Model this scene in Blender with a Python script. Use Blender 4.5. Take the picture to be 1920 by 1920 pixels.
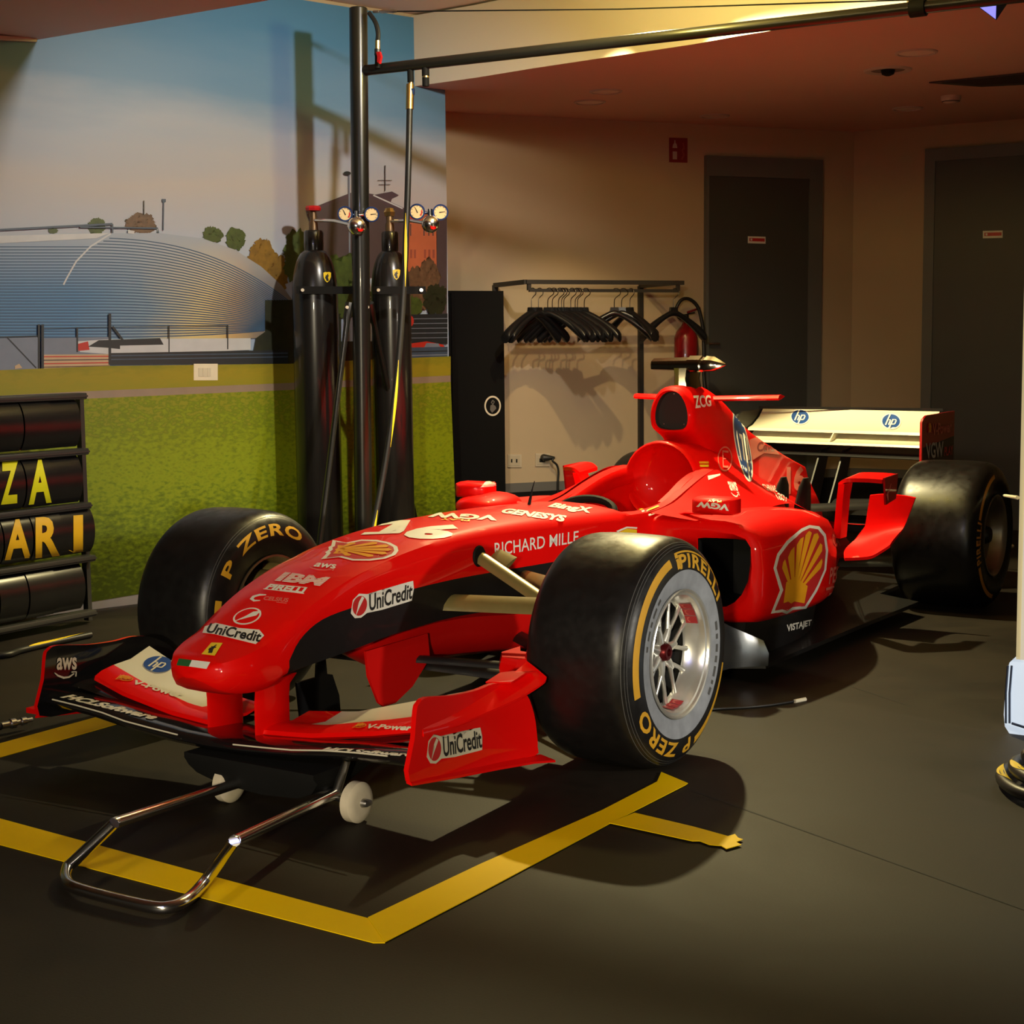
import bpy, bmesh, math, random
from math import sin, cos, pi, radians, sqrt, atan2
from mathutils import Vector, Matrix
from mathutils.bvhtree import BVHTree
random.seed(7)
SC = bpy.context.scene
for o in list(bpy.data.objects): bpy.data.objects.remove(o)
COL = SC.collection

# ------------------------------------------------------------------ camera
CAM = Vector((2.8654, -3.8434, 1.1939)); YAW, PIT, ROL, FPX = -0.5747, 0.107, -0.0102, 2908.49
_cy, _sy, _cp, _sp = cos(YAW), sin(YAW), cos(PIT), sin(PIT)
FW = Vector((_sy*_cp, _cy*_cp, -_sp)); _r = Vector((_cy, -_sy, 0)); _u = _r.cross(FW)
RT = _r*cos(ROL) + _u*sin(ROL); UP = _u*cos(ROL) - _r*sin(ROL)
cd = bpy.data.cameras.new('camera'); cam = bpy.data.objects.new('camera', cd); COL.objects.link(cam)
cd.sensor_width = 36; cd.sensor_fit = 'HORIZONTAL'; cd.lens = 36*FPX/1920; cd.clip_start = .05; cd.clip_end = 100
cam.matrix_world = Matrix(((RT.x, UP.x, -FW.x, CAM.x), (RT.y, UP.y, -FW.y, CAM.y), (RT.z, UP.z, -FW.z, CAM.z), (0, 0, 0, 1)))
SC.camera = cam
SC.view_settings.view_transform = 'Standard'; SC.view_settings.look = 'None'
SC.view_settings.gamma = 1; SC.view_settings.use_curve_mapping = False
SC.view_settings.exposure = 0.0

# ------------------------------------------------------------------ world and lamps
w = bpy.data.worlds.new('dim_hall'); SC.world = w; w.use_nodes = True
w.node_tree.nodes['Background'].inputs[0].default_value = (1.0, .82, .60, 1)
w.node_tree.nodes['Background'].inputs[1].default_value = .015
def spot(name, loc, aim, power, col, angle=100, blend=.5, r=.05):
    l = bpy.data.lights.new(name, 'SPOT'); l.energy = power; l.color = col; l.spot_size = radians(angle); l.spot_blend = blend; l.shadow_soft_size = r
    o = bpy.data.objects.new(name, l); COL.objects.link(o); o.location = loc
    o.rotation_euler = (Vector(aim)-Vector(loc)).to_track_quat('-Z', 'Y').to_euler(); return o
WARM = (1, .84, .42)
spot('key_spot', (-.48, 2.45, 2.76), (.95, 1.30, 0), 540, WARM, 121, .14, .032)
l = bpy.data.lights.new('fascia_fill', 'POINT'); l.energy = 36; l.color = (1, .80, .20); l.shadow_soft_size = .08  # added point lamp, imitates spill of the key lamp on the fascia
o = bpy.data.objects.new('fascia_fill', l); COL.objects.link(o); o.location = (-.15, 1.65, 2.70)
spot('wall_spot', (-.62, 2.45, 2.70), (-2.0, 4.6, .50), 95, (1, .74, .34), 42, .6, .022)
spot('mural_spot', (.40, 1.02, 2.78), (-2.3, 2.0, 1.2), 215, (1, .92, .82), 84, .7, .05)
spot('car_fill', (4.5, -8.3, 1.85), (.25, -.15, .45), 1650, (1, .86, .55), 21, 1.0, .12)  # unseen fill added low behind the camera, brightens the car's front and sides
spot('side_spot', (6.0, -.3, 1.4), (.75, .55, .38), 520, (1, .93, .80), 30, .9, .10)
spot('foreground_fill', (1.4, -5.4, 2.45), (1.0, -2.3, 0), 230, (1, .82, .52), 90, .8, .35)  # soft fill added in front to lift the floor, tape and jack
spot('blue_spot', (2.2, -4.8, 2.4), (0, -.3, .4), 70, (.32, .38, 1), 50, .6, .10)

# ------------------------------------------------------------------ photo measurement helper (pixel of the 1920 frame -> point on a plane)
def RAY(u, v): return (RT*((u-960)/FPX) + UP*((960-v)/FPX) + FW)
def PX(u, v, ax, val):
    d = RAY(u, v); return CAM + d*((val-CAM[ax])/d[ax])
def PPL(u, v, P0, n):
    d = RAY(u, v); return CAM + d*((P0-CAM).dot(n)/d.dot(n))

# ------------------------------------------------------------------ materials
def lin(c): return tuple((x/12.92 if x <= .04045 else ((x+.055)/1.055)**2.4) for x in c)
def hexc(h): return lin(tuple(int(h[i:i+2], 16)/255 for i in (0, 2, 4)))
def mat(name, col, rough=.5, metal=0, coat=0, noise=.06, scale=20, bump=0, emit=None, trans=0, rvar=.0, spec=.5, alpha=1):
    m = bpy.data.materials.new(name); m.use_nodes = True; nt = m.node_tree; N = nt.nodes; L = nt.links; b = N['Principled BSDF']
    if isinstance(col, str): col = hexc(col)
    b.inputs['Roughness'].default_value = rough; b.inputs['Metallic'].default_value = metal
    b.inputs['Specular IOR Level'].default_value = spec
    if coat: b.inputs['Coat Weight'].default_value = coat; b.inputs['Coat Roughness'].default_value = .035
    if trans: b.inputs['Transmission Weight'].default_value = trans
    if alpha < 1: b.inputs['Alpha'].default_value = alpha
    tc = N.new('ShaderNodeTexCoord'); nz = N.new('ShaderNodeTexNoise'); nz.inputs['Scale'].default_value = scale; nz.inputs['Detail'].default_value = 4
    L.new(tc.outputs['Object'], nz.inputs['Vector'])
    mx = N.new('ShaderNodeMix'); mx.data_type = 'RGBA'
    mx.inputs[6].default_value = (*[c*(1-noise) for c in col], 1); mx.inputs[7].default_value = (*[min(1, c*(1+noise)) for c in col], 1)
    L.new(nz.outputs['Fac'], mx.inputs[0]); L.new(mx.outputs[2], b.inputs['Base Color'])
    if rvar:
        mr = N.new('ShaderNodeMapRange'); mr.inputs['To Min'].default_value = max(.02, rough-rvar); mr.inputs['To Max'].default_value = min(1, rough+rvar)
        mr.inputs['From Min'].default_value = .3; mr.inputs['From Max'].default_value = .7
        L.new(nz.outputs['Fac'], mr.inputs['Value']); L.new(mr.outputs['Result'], b.inputs['Roughness'])
    if bump:
        bp_ = N.new('ShaderNodeBump'); bp_.inputs['Strength'].default_value = bump; bp_.inputs['Distance'].default_value = .01
        L.new(nz.outputs['Fac'], bp_.inputs['Height']); L.new(bp_.outputs['Normal'], b.inputs['Normal'])
    if emit: b.inputs['Emission Color'].default_value = (*emit[0], 1); b.inputs['Emission Strength'].default_value = emit[1]
    return m
def ramp_mat(name, stops, axis='Z', lo=0, hi=1, rough=.5, nscale=3, namt=.15, stretch=(1, 1, 1), detail=5, spec=.3):
    """colour ramp along an object axis broken up by noise"""
    m = bpy.data.materials.new(name); m.use_nodes = True; nt = m.node_tree; N = nt.nodes; L = nt.links; b = N['Principled BSDF']
    b.inputs['Roughness'].default_value = rough; b.inputs['Specular IOR Level'].default_value = spec
    tc = N.new('ShaderNodeTexCoord'); sp = N.new('ShaderNodeSeparateXYZ'); L.new(tc.outputs['Object'], sp.inputs[0])
    mr = N.new('ShaderNodeMapRange'); mr.inputs['From Min'].default_value = lo; mr.inputs['From Max'].default_value = hi; L.new(sp.outputs[axis], mr.inputs['Value'])
    mp = N.new('ShaderNodeMapping'); mp.inputs['Scale'].default_value = stretch; L.new(tc.outputs['Object'], mp.inputs[0])
    nz = N.new('ShaderNodeTexNoise'); nz.inputs['Scale'].default_value = nscale; nz.inputs['Detail'].default_value = detail; L.new(mp.outputs[0], nz.inputs['Vector'])
    ma = N.new('ShaderNodeMath'); ma.operation = 'MULTIPLY_ADD'; ma.inputs[1].default_value = namt*2; L.new(nz.outputs['Fac'], ma.inputs[0])
    sb = N.new('ShaderNodeMath'); sb.operation = 'SUBTRACT'; sb.inputs[1].default_value = namt; L.new(mr.outputs['Result'], sb.inputs[0]); L.new(sb.outputs[0], ma.inputs[2])
    cr = N.new('ShaderNodeValToRGB'); e = cr.color_ramp.elements
    for i, (p, c) in enumerate(stops):
        el = e[i] if i < 2 else e.new(p)
        el.position = p; el.color = (*hexc(c), 1)
    L.new(ma.outputs[0], cr.inputs[0]); L.new(cr.outputs[0], b.inputs['Base Color']); return m

RED = mat('red_lacquer', (.80, .002, .001), .5, 0, .42, .03, spec=.1)
REDM = mat('red_satin', (.62, .004, .003), .45, 0, .25, .03, spec=.2)
DRED = mat('deep_red_lacquer', (.30, .002, .004), .4, 0, .5, .03, spec=.2)
CARB = mat('satin_carbon_black', (.009, .009, .010), .42, 0, .15, .3, 60, spec=.35)
GLOSSB = mat('gloss_black', (.008, .008, .009), .12, 0, .6, .2)
MATB = mat('matt_black', (.006, .006, .006), .7, 0, 0, .2, spec=.2)
RUB = mat('tyre_rubber', (.009, .0085, .0088), .36, 0, 0, .25, 30, .05, rvar=.07, spec=.42)
RUBR = mat('tyre_rubber_dull', (.005, .0045, .0045), .33, 0, 0, .25, 30, 0, rvar=.06, spec=.42)
CHALK = mat('chalky_grey_rubber', (.27, .29, .33), .5, 0, 0, .35, 25)
YEL = mat('yellow_print', (.62, .33, .02), .5, 0, 0, .15)
YELB = mat('bright_yellow_print', (.85, .62, .02), .45, 0, 0, .05)
SHELLY = mat('amber_yellow_print', (.83, .36, .01), .45, 0, 0, .06)
WHT = mat('white_print', (.80, .78, .72), .45, 0, 0, .04)
PINK = mat('pale_red_print', (.72, .16, .12), .45, 0, 0, .04)
BLU = mat('blue_print', (.018, .07, .28), .4, 0, 0, .06)
BLK = mat('black_print', (.01, .01, .011), .5, 0, 0, .1)
GRN = mat('green_print', (.02, .12, .035), .45, 0, 0, .06)
REDP = mat('red_print', (.55, .02, .02), .45, 0, 0, .06)
CREAM = mat('cream_white_lacquer', (.72, .68, .54), .35, 0, .4, .03)
SILV = mat('silver_alloy', (.72, .71, .66), .28, .75, 0, .08, 30)
BRONZ = mat('dull_bronze_alloy', (.30, .25, .17), .32, .85, 0, .1, 20)
CHROME = mat('chrome', (.86, .85, .84), .17, 1, 0, .04)
STEEL = mat('brushed_steel', (.5, .49, .47), .3, 1, 0, .1, 40)
BRASS = mat('brass', (.55, .38, .14), .3, 1, 0, .1, 40)
GOLDC = mat('carbon_wishbone_skin', (.21, .17, .06), .35, .2, .3, .15, 40)
HOSEB = mat('black_hose_rubber', (.012, .012, .012), .45, 0, 0, .2)
REDV = mat('red_valve_plastic', (.5, .012, .015), .35)
BLUM = mat('blue_anodised_metal', (.012, .04, .16), .3, .6)
GAUGE = mat('cream_gauge_face', (.80, .64, .34), .5)
GLASSY = mat('clear_plastic', (.9, .9, .9), .08, 0, 0, .02, trans=.85)
def floor_material():
    m = bpy.data.materials.new('dark_rubber_floor'); m.use_nodes = True; nt = m.node_tree; N = nt.nodes; L = nt.links; b = N['Principled BSDF']
    tc = N.new('ShaderNodeTexCoord'); n1 = N.new('ShaderNodeTexNoise'); n1.inputs['Scale'].default_value = 1.6; n1.inputs['Detail'].default_value = 10; n1.inputs['Roughness'].default_value = .68; n1.inputs['Distortion'].default_value = .6
    n2 = N.new('ShaderNodeTexNoise'); n2.inputs['Scale'].default_value = 160; n2.inputs['Detail'].default_value = 3
    L.new(tc.outputs['Object'], n1.inputs['Vector']); L.new(tc.outputs['Object'], n2.inputs['Vector'])
    cr = N.new('ShaderNodeValToRGB'); cr.color_ramp.elements[0].position = .36; cr.color_ramp.elements[0].color = (.012, .0090, .0063, 1)
    cr.color_ramp.elements[1].position = .70; cr.color_ramp.elements[1].color = (.030, .0225, .0150, 1); L.new(n1.outputs['Fac'], cr.inputs[0])
    mx = N.new('ShaderNodeMix'); mx.data_type = 'RGBA'; mx.blend_type = 'MULTIPLY'; mx.inputs[0].default_value = .35
    L.new(cr.outputs[0], mx.inputs[6]); L.new(n2.outputs['Color'], mx.inputs[7]); L.new(mx.outputs[2], b.inputs['Base Color'])
    mr = N.new('ShaderNodeMapRange'); mr.inputs['To Min'].default_value = .52; mr.inputs['To Max'].default_value = .75; L.new(n1.outputs['Fac'], mr.inputs['Value']); L.new(mr.outputs['Result'], b.inputs['Roughness'])
    bp_ = N.new('ShaderNodeBump'); bp_.inputs['Strength'].default_value = .12; bp_.inputs['Distance'].default_value = .002; L.new(n2.outputs['Fac'], bp_.inputs['Height']); L.new(bp_.outputs['Normal'], b.inputs['Normal'])
    b.inputs['Specular IOR Level'].default_value = .22
    return m
FLOORM = floor_material()
WALLM = mat('cream_plaster', (.46, .355, .235), .85, 0, 0, .05, 3, .03)
CEILM = mat('white_ceiling_plaster', (.70, .64, .55), .85, 0, 0, .03, 2)
DOORM = mat('grey_door_paint', (.060, .061, .060), .5, 0, 0, .08, 6)
FRAMEM = mat('grey_frame_paint', (.125, .128, .125), .5, 0, 0, .08, 6)
SKIRT = mat('grey_skirting', (.12, .115, .11), .6, 0, 0, .08, 6)

# ------------------------------------------------------------------ mesh builder
class MB:
    def __init__(s): s.v = []; s.f = []; s.m = []
    def add(s, vs, fs, mi=0):
        o = len(s.v); s.v += [tuple(a) for a in vs]
        for k, f in enumerate(fs): s.f.append([i+o for i in f]); s.m.append(mi[k] if isinstance(mi, (list, tuple)) else mi)
        return s
    def box(s, c, d, mi=0, rz=0, bev=0):
        x, y, z = d[0]/2, d[1]/2, d[2]/2; C = Vector(c); R = Matrix.Rotation(rz, 3, 'Z')
        if bev:
            b = bmesh.new(); bmesh.ops.create_cube(b, size=1)
            for q in b.verts: q.co = Vector((q.co.x*d[0], q.co.y*d[1], q.co.z*d[2]))
            bmesh.ops.bevel(b, geom=b.edges[:], offset=bev, segments=2, affect='EDGES', profile=.5)
            s.bm(b, mi, Matrix.Translation(C) @ R.to_4x4()); return s
        vs = [C + R @ Vector((sx*x, sy*y, sz*z)) for sz in (-1, 1) for sx, sy in ((-1, -1), (1, -1), (1, 1), (-1, 1))]
        return s.add(vs, [(3, 2, 1, 0), (4, 5, 6, 7), (0, 1, 5, 4), (1, 2, 6, 5), (2, 3, 7, 6), (3, 0, 4, 7)], mi)
    def bm(s, b, mi=0, M=None):
        b.verts.index_update(); s.add([(M @ v.co if M else v.co.copy()) for v in b.verts], [[v.index for v in f.verts] for f in b.faces], mi); b.free(); return s
    def loft(s, rings, closed=True, caps=(True, True), mi=0):
        """rings: lists of points of equal length"""
        n = len(rings[0]); o = len(s.v)
        for r in rings: s.v += [tuple(p) for p in r]
        for i in range(len(rings)-1):
            for j in range(n if closed else n-1):
                a, b = i*n+j, i*n+(j+1) % n
                s.f.append([o+a, o+b, o+b+n, o+a+n]); s.m.append(mi[j] if isinstance(mi, (list, tuple)) else mi)
        if closed and caps[0]: s.f.append([o+j for j in range(n)][::-1]); s.m.append(mi[0] if isinstance(mi, (list, tuple)) else mi)
        if closed and caps[1]: s.f.append([o+(len(rings)-1)*n+j for j in range(n)]); s.m.append(mi[0] if isinstance(mi, (list, tuple)) else mi)
        return s
    def tube(s, pts, r, n=10, mi=0, caps=True, closed=False, flat=None):
        """sweep a circle (or an ellipse flat=(a, b, upvector)) along pts; r may be a list"""
        P = [Vector(p) for p in pts]; rings = []; up = None
        for i, p in enumerate(P):
            t = (P[(i+1) % len(P)]-P[i-1]) if closed else (P[min(i+1, len(P)-1)]-P[max(i-1, 0)])
            t.normalize()
            if up is None or flat: up = Vector(flat[2]) if flat else (Vector((0, 0, 1)) if abs(t.z) < .9 else Vector((1, 0, 0)))
            a = t.cross(up).normalized(); up2 = a.cross(t).normalized()
            if not flat: up = up2
            rr = r[i] if isinstance(r, (list, tuple)) else r
            ra, rb = (flat[0]*rr, flat[1]*rr) if flat else (rr, rr)
            rings.append([p + a*(ra*cos(2*pi*k/n)) + up2*(rb*sin(2*pi*k/n)) for k in range(n)])
        if closed: rings.append(rings[0]); return s.loft(rings, True, (False, False), mi)
        return s.loft(rings, True, (caps, caps), mi)
    def lathe(s, prof, c, axis='z', n=40, mi=0, a0=0, a1=2*pi, flip=False):
        """prof: (offset along axis, radius)"""
        C = Vector(c); full = abs(a1-a0-2*pi) < 1e-6; rings = []
        for k in range(n if full else n+1):
            a = a0+(a1-a0)*k/n; ring = []
            for h, r in prof:
                q = {'z': (r*cos(a), r*sin(a), h), 'x': (h, r*cos(a), r*sin(a)), 'y': (r*cos(a), h, r*sin(a))}[axis]
                ring.append(C+Vector(q))
            rings.append(ring)
        if full: rings.append(rings[0])
        return s.loft(rings, False, (False, False), mi)
    def cyl(s, a, b, r, n=16, mi=0, r2=None): return s.tube([a, b], [r, r if r2 is None else r2], n, mi)
    def prism(s, pts, off, mi=0):
        """planar outline pts thickened by vector off"""
        n = len(pts); O = Vector(off); A = [Vector(p) for p in pts]
        return s.add(A+[p+O for p in A], [list(range(n))[::-1], list(range(n, 2*n))]+[[i, (i+1) % n, (i+1) % n+n, i+n] for i in range(n)], mi)
    def build(s, name, mats, parent=None, ang=35, pos=None, recalc=True):
        me = bpy.data.meshes.new(name); me.from_pydata(s.v, [], s.f)
        if not isinstance(mats, (list, tuple)): mats = [mats]
        for m in mats: me.materials.append(m)
        me.polygons.foreach_set('material_index', s.m)
        b = bmesh.new(); b.from_mesh(me)
        bmesh.ops.remove_doubles(b, verts=b.verts, dist=1e-5)
        if recalc: bmesh.ops.recalc_face_normals(b, faces=b.faces)
        if pos is not None: bmesh.ops.translate(b, verts=b.verts, vec=-Vector(pos))
        b.to_mesh(me); b.free(); me.update()
        me.polygons.foreach_set('use_smooth', [True]*len(me.polygons)); me.set_sharp_from_angle(angle=radians(ang))
        o = bpy.data.objects.new(name, me); COL.objects.link(o)
        if pos is not None: o.location = pos
        if parent is not None: par(o, parent)
        return o
def par(o, p):
    o.parent = p; o.matrix_parent_inverse = Matrix.Translation(-Vector(p.location))
def tag(o, label, cat, group=None):
    o['label'] = label; o['category'] = cat
    if group: o['group'] = group
    return o
def thing(name, loc, label, cat, group=None):
    o = bpy.data.objects.new(name, None); COL.objects.link(o); o.location = loc; o.empty_display_size = .1
    return tag(o, label, cat, group)
def struct(o): o['kind'] = 'structure'; return o
def crom(P, n=6, closed=False):
    """Catmull-Rom through points (tuples of any length)"""
    out = []; N_ = len(P)
    for i in range(N_ if closed else N_-1):
        p0, p1, p2, p3 = (P[(i-1) % N_] if (closed or i > 0) else P[i]), P[i], P[(i+1) % N_], (P[(i+2) % N_] if (closed or i+2 < N_) else P[(i+1) % N_])
        for k in range(n):
            t = k/n
            out.append(tuple(.5*((2*b)+(-a+c)*t+(2*a-5*b+4*c-d)*t*t+(-a+3*b-3*c+d)*t**3) for a, b, c, d in zip(p0, p1, p2, p3)))
    if not closed: out.append(tuple(P[-1]))
    return out
def interp(x, xs, ys):
    if x <= xs[0]: return ys[0]
    for i in range(len(xs)-1):
        if x <= xs[i+1]:
            t = (x-xs[i])/(xs[i+1]-xs[i]); return ys[i]+(ys[i+1]-ys[i])*t
    return ys[-1]

# ------------------------------------------------------------------ flat artwork in unit squares: list of (verts2d, faces, material)
_tc = {}
def text2d(body, bold=0.0, shear=0.0, space=1.0, dense=0.0):
    k = (body, bold, shear, space, dense)
    if k in _tc: return _tc[k]
    c = bpy.data.curves.new('t', 'FONT'); c.body = body; c.fill_mode = 'FRONT'; c.offset = bold; c.shear = shear; c.space_character = space; c.resolution_u = 3
    o = bpy.data.objects.new('t', c); me = o.to_mesh()
    b = bmesh.new(); b.from_mesh(me); bmesh.ops.triangulate(b, faces=b.faces)
    o.to_mesh_clear(); bpy.data.objects.remove(o); bpy.data.curves.remove(c)
    bmesh.ops.remove_doubles(b, verts=b.verts, dist=1e-5)
    if dense:
        for _ in range(6):
            es = [e for e in b.edges if e.calc_length() > dense]
            if not es: break
            bmesh.ops.subdivide_edges(b, edges=es, cuts=1); bmesh.ops.triangulate(b, faces=b.faces)
    b.verts.index_update(); V = [(v.co.x, v.co.y) for v in b.verts]; F = [[v.index for v in f.verts] for f in b.faces]; b.free()
    x0, x1 = min(v[0] for v in V), max(v[0] for v in V); y0, y1 = min(v[1] for v in V), max(v[1] for v in V)
    _tc[k] = ([((x-x0)/(x1-x0), (y-y0)/(y1-y0)) for x, y in V], F, (x1-x0)/(y1-y0)); return _tc[k]
def T(body, mat_i, x0=0, y0=0, x1=1, y1=1, bold=.02, shear=0, dense=.25, rot180=False):
    V, F, _ = text2d(body, bold, shear, 1.0, dense)
    if rot180: V = [(1-a, 1-b) for a, b in V]
    return ([(x0+(x1-x0)*a, y0+(y1-y0)*b) for a, b in V], F, mat_i)
def poly2d(pts, mat_i, grid=0):
    b = bmesh.new(); f = b.faces.new([b.verts.new((x, y, 0)) for x, y in pts]); bmesh.ops.triangulate(b, faces=[f])
    for _ in range(7 if grid else 0):
        es = [e for e in b.edges if e.calc_length() > grid]
        if not es: break
        bmesh.ops.subdivide_edges(b, edges=es, cuts=1); bmesh.ops.triangulate(b, faces=b.faces)
    b.verts.index_update(); r = ([(v.co.x, v.co.y) for v in b.verts], [[v.index for v in f.verts] for f in b.faces], mat_i); b.free(); return r
def ell(cx, cy, rx, ry, n=28, a0=0, a1=2*pi): return [(cx+rx*cos(a0+(a1-a0)*k/n), cy+ry*sin(a0+(a1-a0)*k/n)) for k in range(n)]
def ringpoly(cx, cy, rx, ry, w, mat_i, n=32):
    V = []; F = []
    for k in range(n):
        a = 2*pi*k/n; V += [(cx+rx*cos(a), cy+ry*sin(a)), (cx+(rx-w)*cos(a), cy+(ry-w*ry/rx)*sin(a))]
    for k in range(n): F.append([2*k, (2*k+2) % (2*n), (2*k+3) % (2*n), 2*k+1])
    return (V, F, mat_i)
def strokes(pts, wd, mat_i):
    """polyline of given width"""
    V = []; F = []
    for i, p in enumerate(pts):
        a = pts[max(i-1, 0)]; b = pts[min(i+1, len(pts)-1)]; dx, dy = b[0]-a[0], b[1]-a[1]; l = sqrt(dx*dx+dy*dy) or 1
        ww = wd[i] if isinstance(wd, (list, tuple)) else wd
        V += [(p[0]-dy/l*ww/2, p[1]+dx/l*ww/2), (p[0]+dy/l*ww/2, p[1]-dx/l*ww/2)]
    for i in range(len(pts)-1): F.append([2*i, 2*i+1, 2*i+3, 2*i+2])
    return (V, F, mat_i)
def bvh(*mbs):
    V = []; F = []
    for m in mbs:
        o = len(V); V += [Vector(a) for a in m.v]; F += [[i+o for i in f] for f in m.f]
    return BVHTree.FromPolygons(V, F)
def decal(mb, tree, quad, shapes, lift=.0026, step=.0005):
    """lay flat artwork on a surface: quad = TL, TR, BR, BL as seen in the photo frame; later shapes lie on top of earlier ones"""
    TL, TR, BR, BL = quad
    for i, (V, F, mi) in enumerate(shapes):
        out = []
        for a, b in V:
            u = (TL[0]*(1-a)+TR[0]*a)*b+(BL[0]*(1-a)+BR[0]*a)*(1-b); v = (TL[1]*(1-a)+TR[1]*a)*b+(BL[1]*(1-a)+BR[1]*a)*(1-b)
            d = RAY(u, v).normalized(); loc, nor, idx, dist = tree.ray_cast(CAM, d)
            if loc is None:
                q = CAM+d*4; t = None
                for k in range(30):
                    pt = CAM+d*(3+.15*k); l2, n2, _, ds = tree.find_nearest(pt)
                    if t is None or ds < t[0]: t = (ds, l2, n2)
                loc, nor = t[1], t[2]
            if nor.dot(d) > 0: nor = -nor
            out.append(loc+nor*(lift+step*i))
        mb.add(out, F, mi)
def QP(x, y, z):
    d = Vector((x, y, z))-CAM; return (960+FPX*d.dot(RT)/d.dot(FW), 960-FPX*d.dot(UP)/d.dot(FW))
# artwork -------------------------------------------------------------
def art_shell(o, r, y, outline=True):
    """scallop: o outline, r red, y yellow"""
    A = []
    out = [(.0, .0), (.30, .03), (.36, .0), (.5, .03), (.64, .0), (.70, .03), (1., .0), (.86, .22), (1., .42), (.97, .66), (.85, .85), (.68, .97), (.5, 1.), (.32, .97), (.15, .85), (.03, .66), (0, .42), (.14, .22)]
    if outline: A.append(poly2d(out, o, .25))
    A.append(poly2d([(.5+(x-.5)*.86, .5+(yy-.5)*.88) for x, yy in out], r, .25))
    c = (.5, .16)
    angs = [22, 47, 69, 90, 111, 133, 158]
    A.append(poly2d([(.28, .12), (.44, .14), (.5, .11), (.56, .14), (.72, .12), (.67, .30), (.5, .36), (.33, .30)], y, .2))
    for a in angs:
        L = .70 if 60 < a < 120 else (.66 if 40 < a < 140 else .47)
        ca, sa = cos(radians(a)), sin(radians(a)); wv = .062 if 40 < a < 140 else .05
        tip = (c[0]+ca*L*.62, c[1]+sa*L); p0 = (c[0]+ca*.06, c[1]+sa*.10)
        nx, ny = -(tip[1]-p0[1]), (tip[0]-p0[0]); l = sqrt(nx*nx+ny*ny); nx /= l; ny /= l
        A.append(poly2d([(p0[0]-nx*.018, p0[1]-ny*.018), (tip[0]-nx*wv, tip[1]-ny*wv), (tip[0]+ca*.035, tip[1]+sa*.05), (tip[0]+nx*wv, tip[1]+ny*wv), (p0[0]+nx*.018, p0[1]+ny*.018)][::-1], y, .25))
    return A
def art_hp(b, wmat, rim=False):
    A = []
    if rim: A.append(poly2d(ell(.5, .5, .5, .5, 36), wmat, .2)); k = .44
    else: k = .5
    A.append(poly2d(ell(.5, .5, k, k, 36), b, .2))
    A.append(strokes([(.475, .97), (.225, .27)], .07, wmat)); A.append(strokes([(.34, .585), (.45, .585), (.468, .53), (.375, .27)], .065, wmat))
    A.append(strokes([(.605, .62), (.385, .02)], .07, wmat)); A.append(strokes([(.59, .588), (.735, .588), (.755, .52), (.69, .335), (.66, .305), (.50, .305)], .062, wmat))
    return A
def art_horse(bg, k, shield=True):
    A = []
    if shield: A.append(poly2d([(0, .92), (.25, 1), (.5, .97), (.75, 1), (1, .92), (.96, .5), (.8, .2), (.5, 0), (.2, .2), (.04, .5)], bg))
    else: A.append(poly2d([(0, 0), (1, 0), (1, 1), (0, 1)], bg))
    A.append(poly2d([(.40, .14), (.46, .14), (.50, .32), (.58, .30), (.66, .16), (.70, .18), (.64, .36), (.60, .44), (.60, .55), (.72, .60), (.70, .66), (.58, .62), (.56, .70), (.64, .78), (.62, .84), (.52, .82), (.46, .72), (.36, .66), (.30, .70), (.26, .66), (.34, .58), (.40, .50), (.36, .40), (.28, .44), (.30, .56), (.24, .58), (.22, .42), (.34, .32), (.42, .34)], k))
    return A
def art_uni(red, wmat, k, emb=True):
    A = [poly2d([(.0, .30), (.06, .06), (.16, 0.), (.26, .12), (.5, .06), (.98, .06), (1., .6), (.98, .97), (.86, .97), (.6, .75), (.3, .82), (.26, .9), (.14, 1.0), (.04, .8)], wmat, .12)]
    A.append(poly2d(ell(.145, .5, .115, .40, 24), red, .1))
    A.append(poly2d([(.07, .12), (.13, .40), (.215, .78), (.18, .86), (.13, .66), (.145, .60)], wmat))
    A.append(T('UniCredit', k, .29, .16, .975, .88, .02))
    return A
def art_aws(wmat, smile=None):
    sm = wmat if smile is None else smile
    return [T('aws', wmat, .08, .42, .95, 1, .025), strokes([(.0, .30), (.15, .16), (.4, .06), (.62, .09), (.84, .26)], [.03, .08, .1, .08, .05], sm), strokes([(.72, .32), (.92, .34), (.90, .12)], .06, sm)]
# ================================================================== the room
fb = MB(); fb.box((1, 1.5, -.05), (12, 17, .1))
def floor_seam(a, b, wd=.006):
    A, B = PX(*a, 2, .0008), PX(*b, 2, .0008); d = (B-A).normalized(); n = Vector((-d.y, d.x, 0))*wd/2
    fb.add([A-n, A+n, B+n, B-n], [(0, 1, 2, 3)], 1)
floor_seam((1292, 1480), (2000, 1734)); floor_seam((1560, 1275), (1700, 1322), .004)
struct(fb.build('floor', [FLOORM, mat('floor_seam_black', (.006, .006, .006), .8)]))

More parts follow.
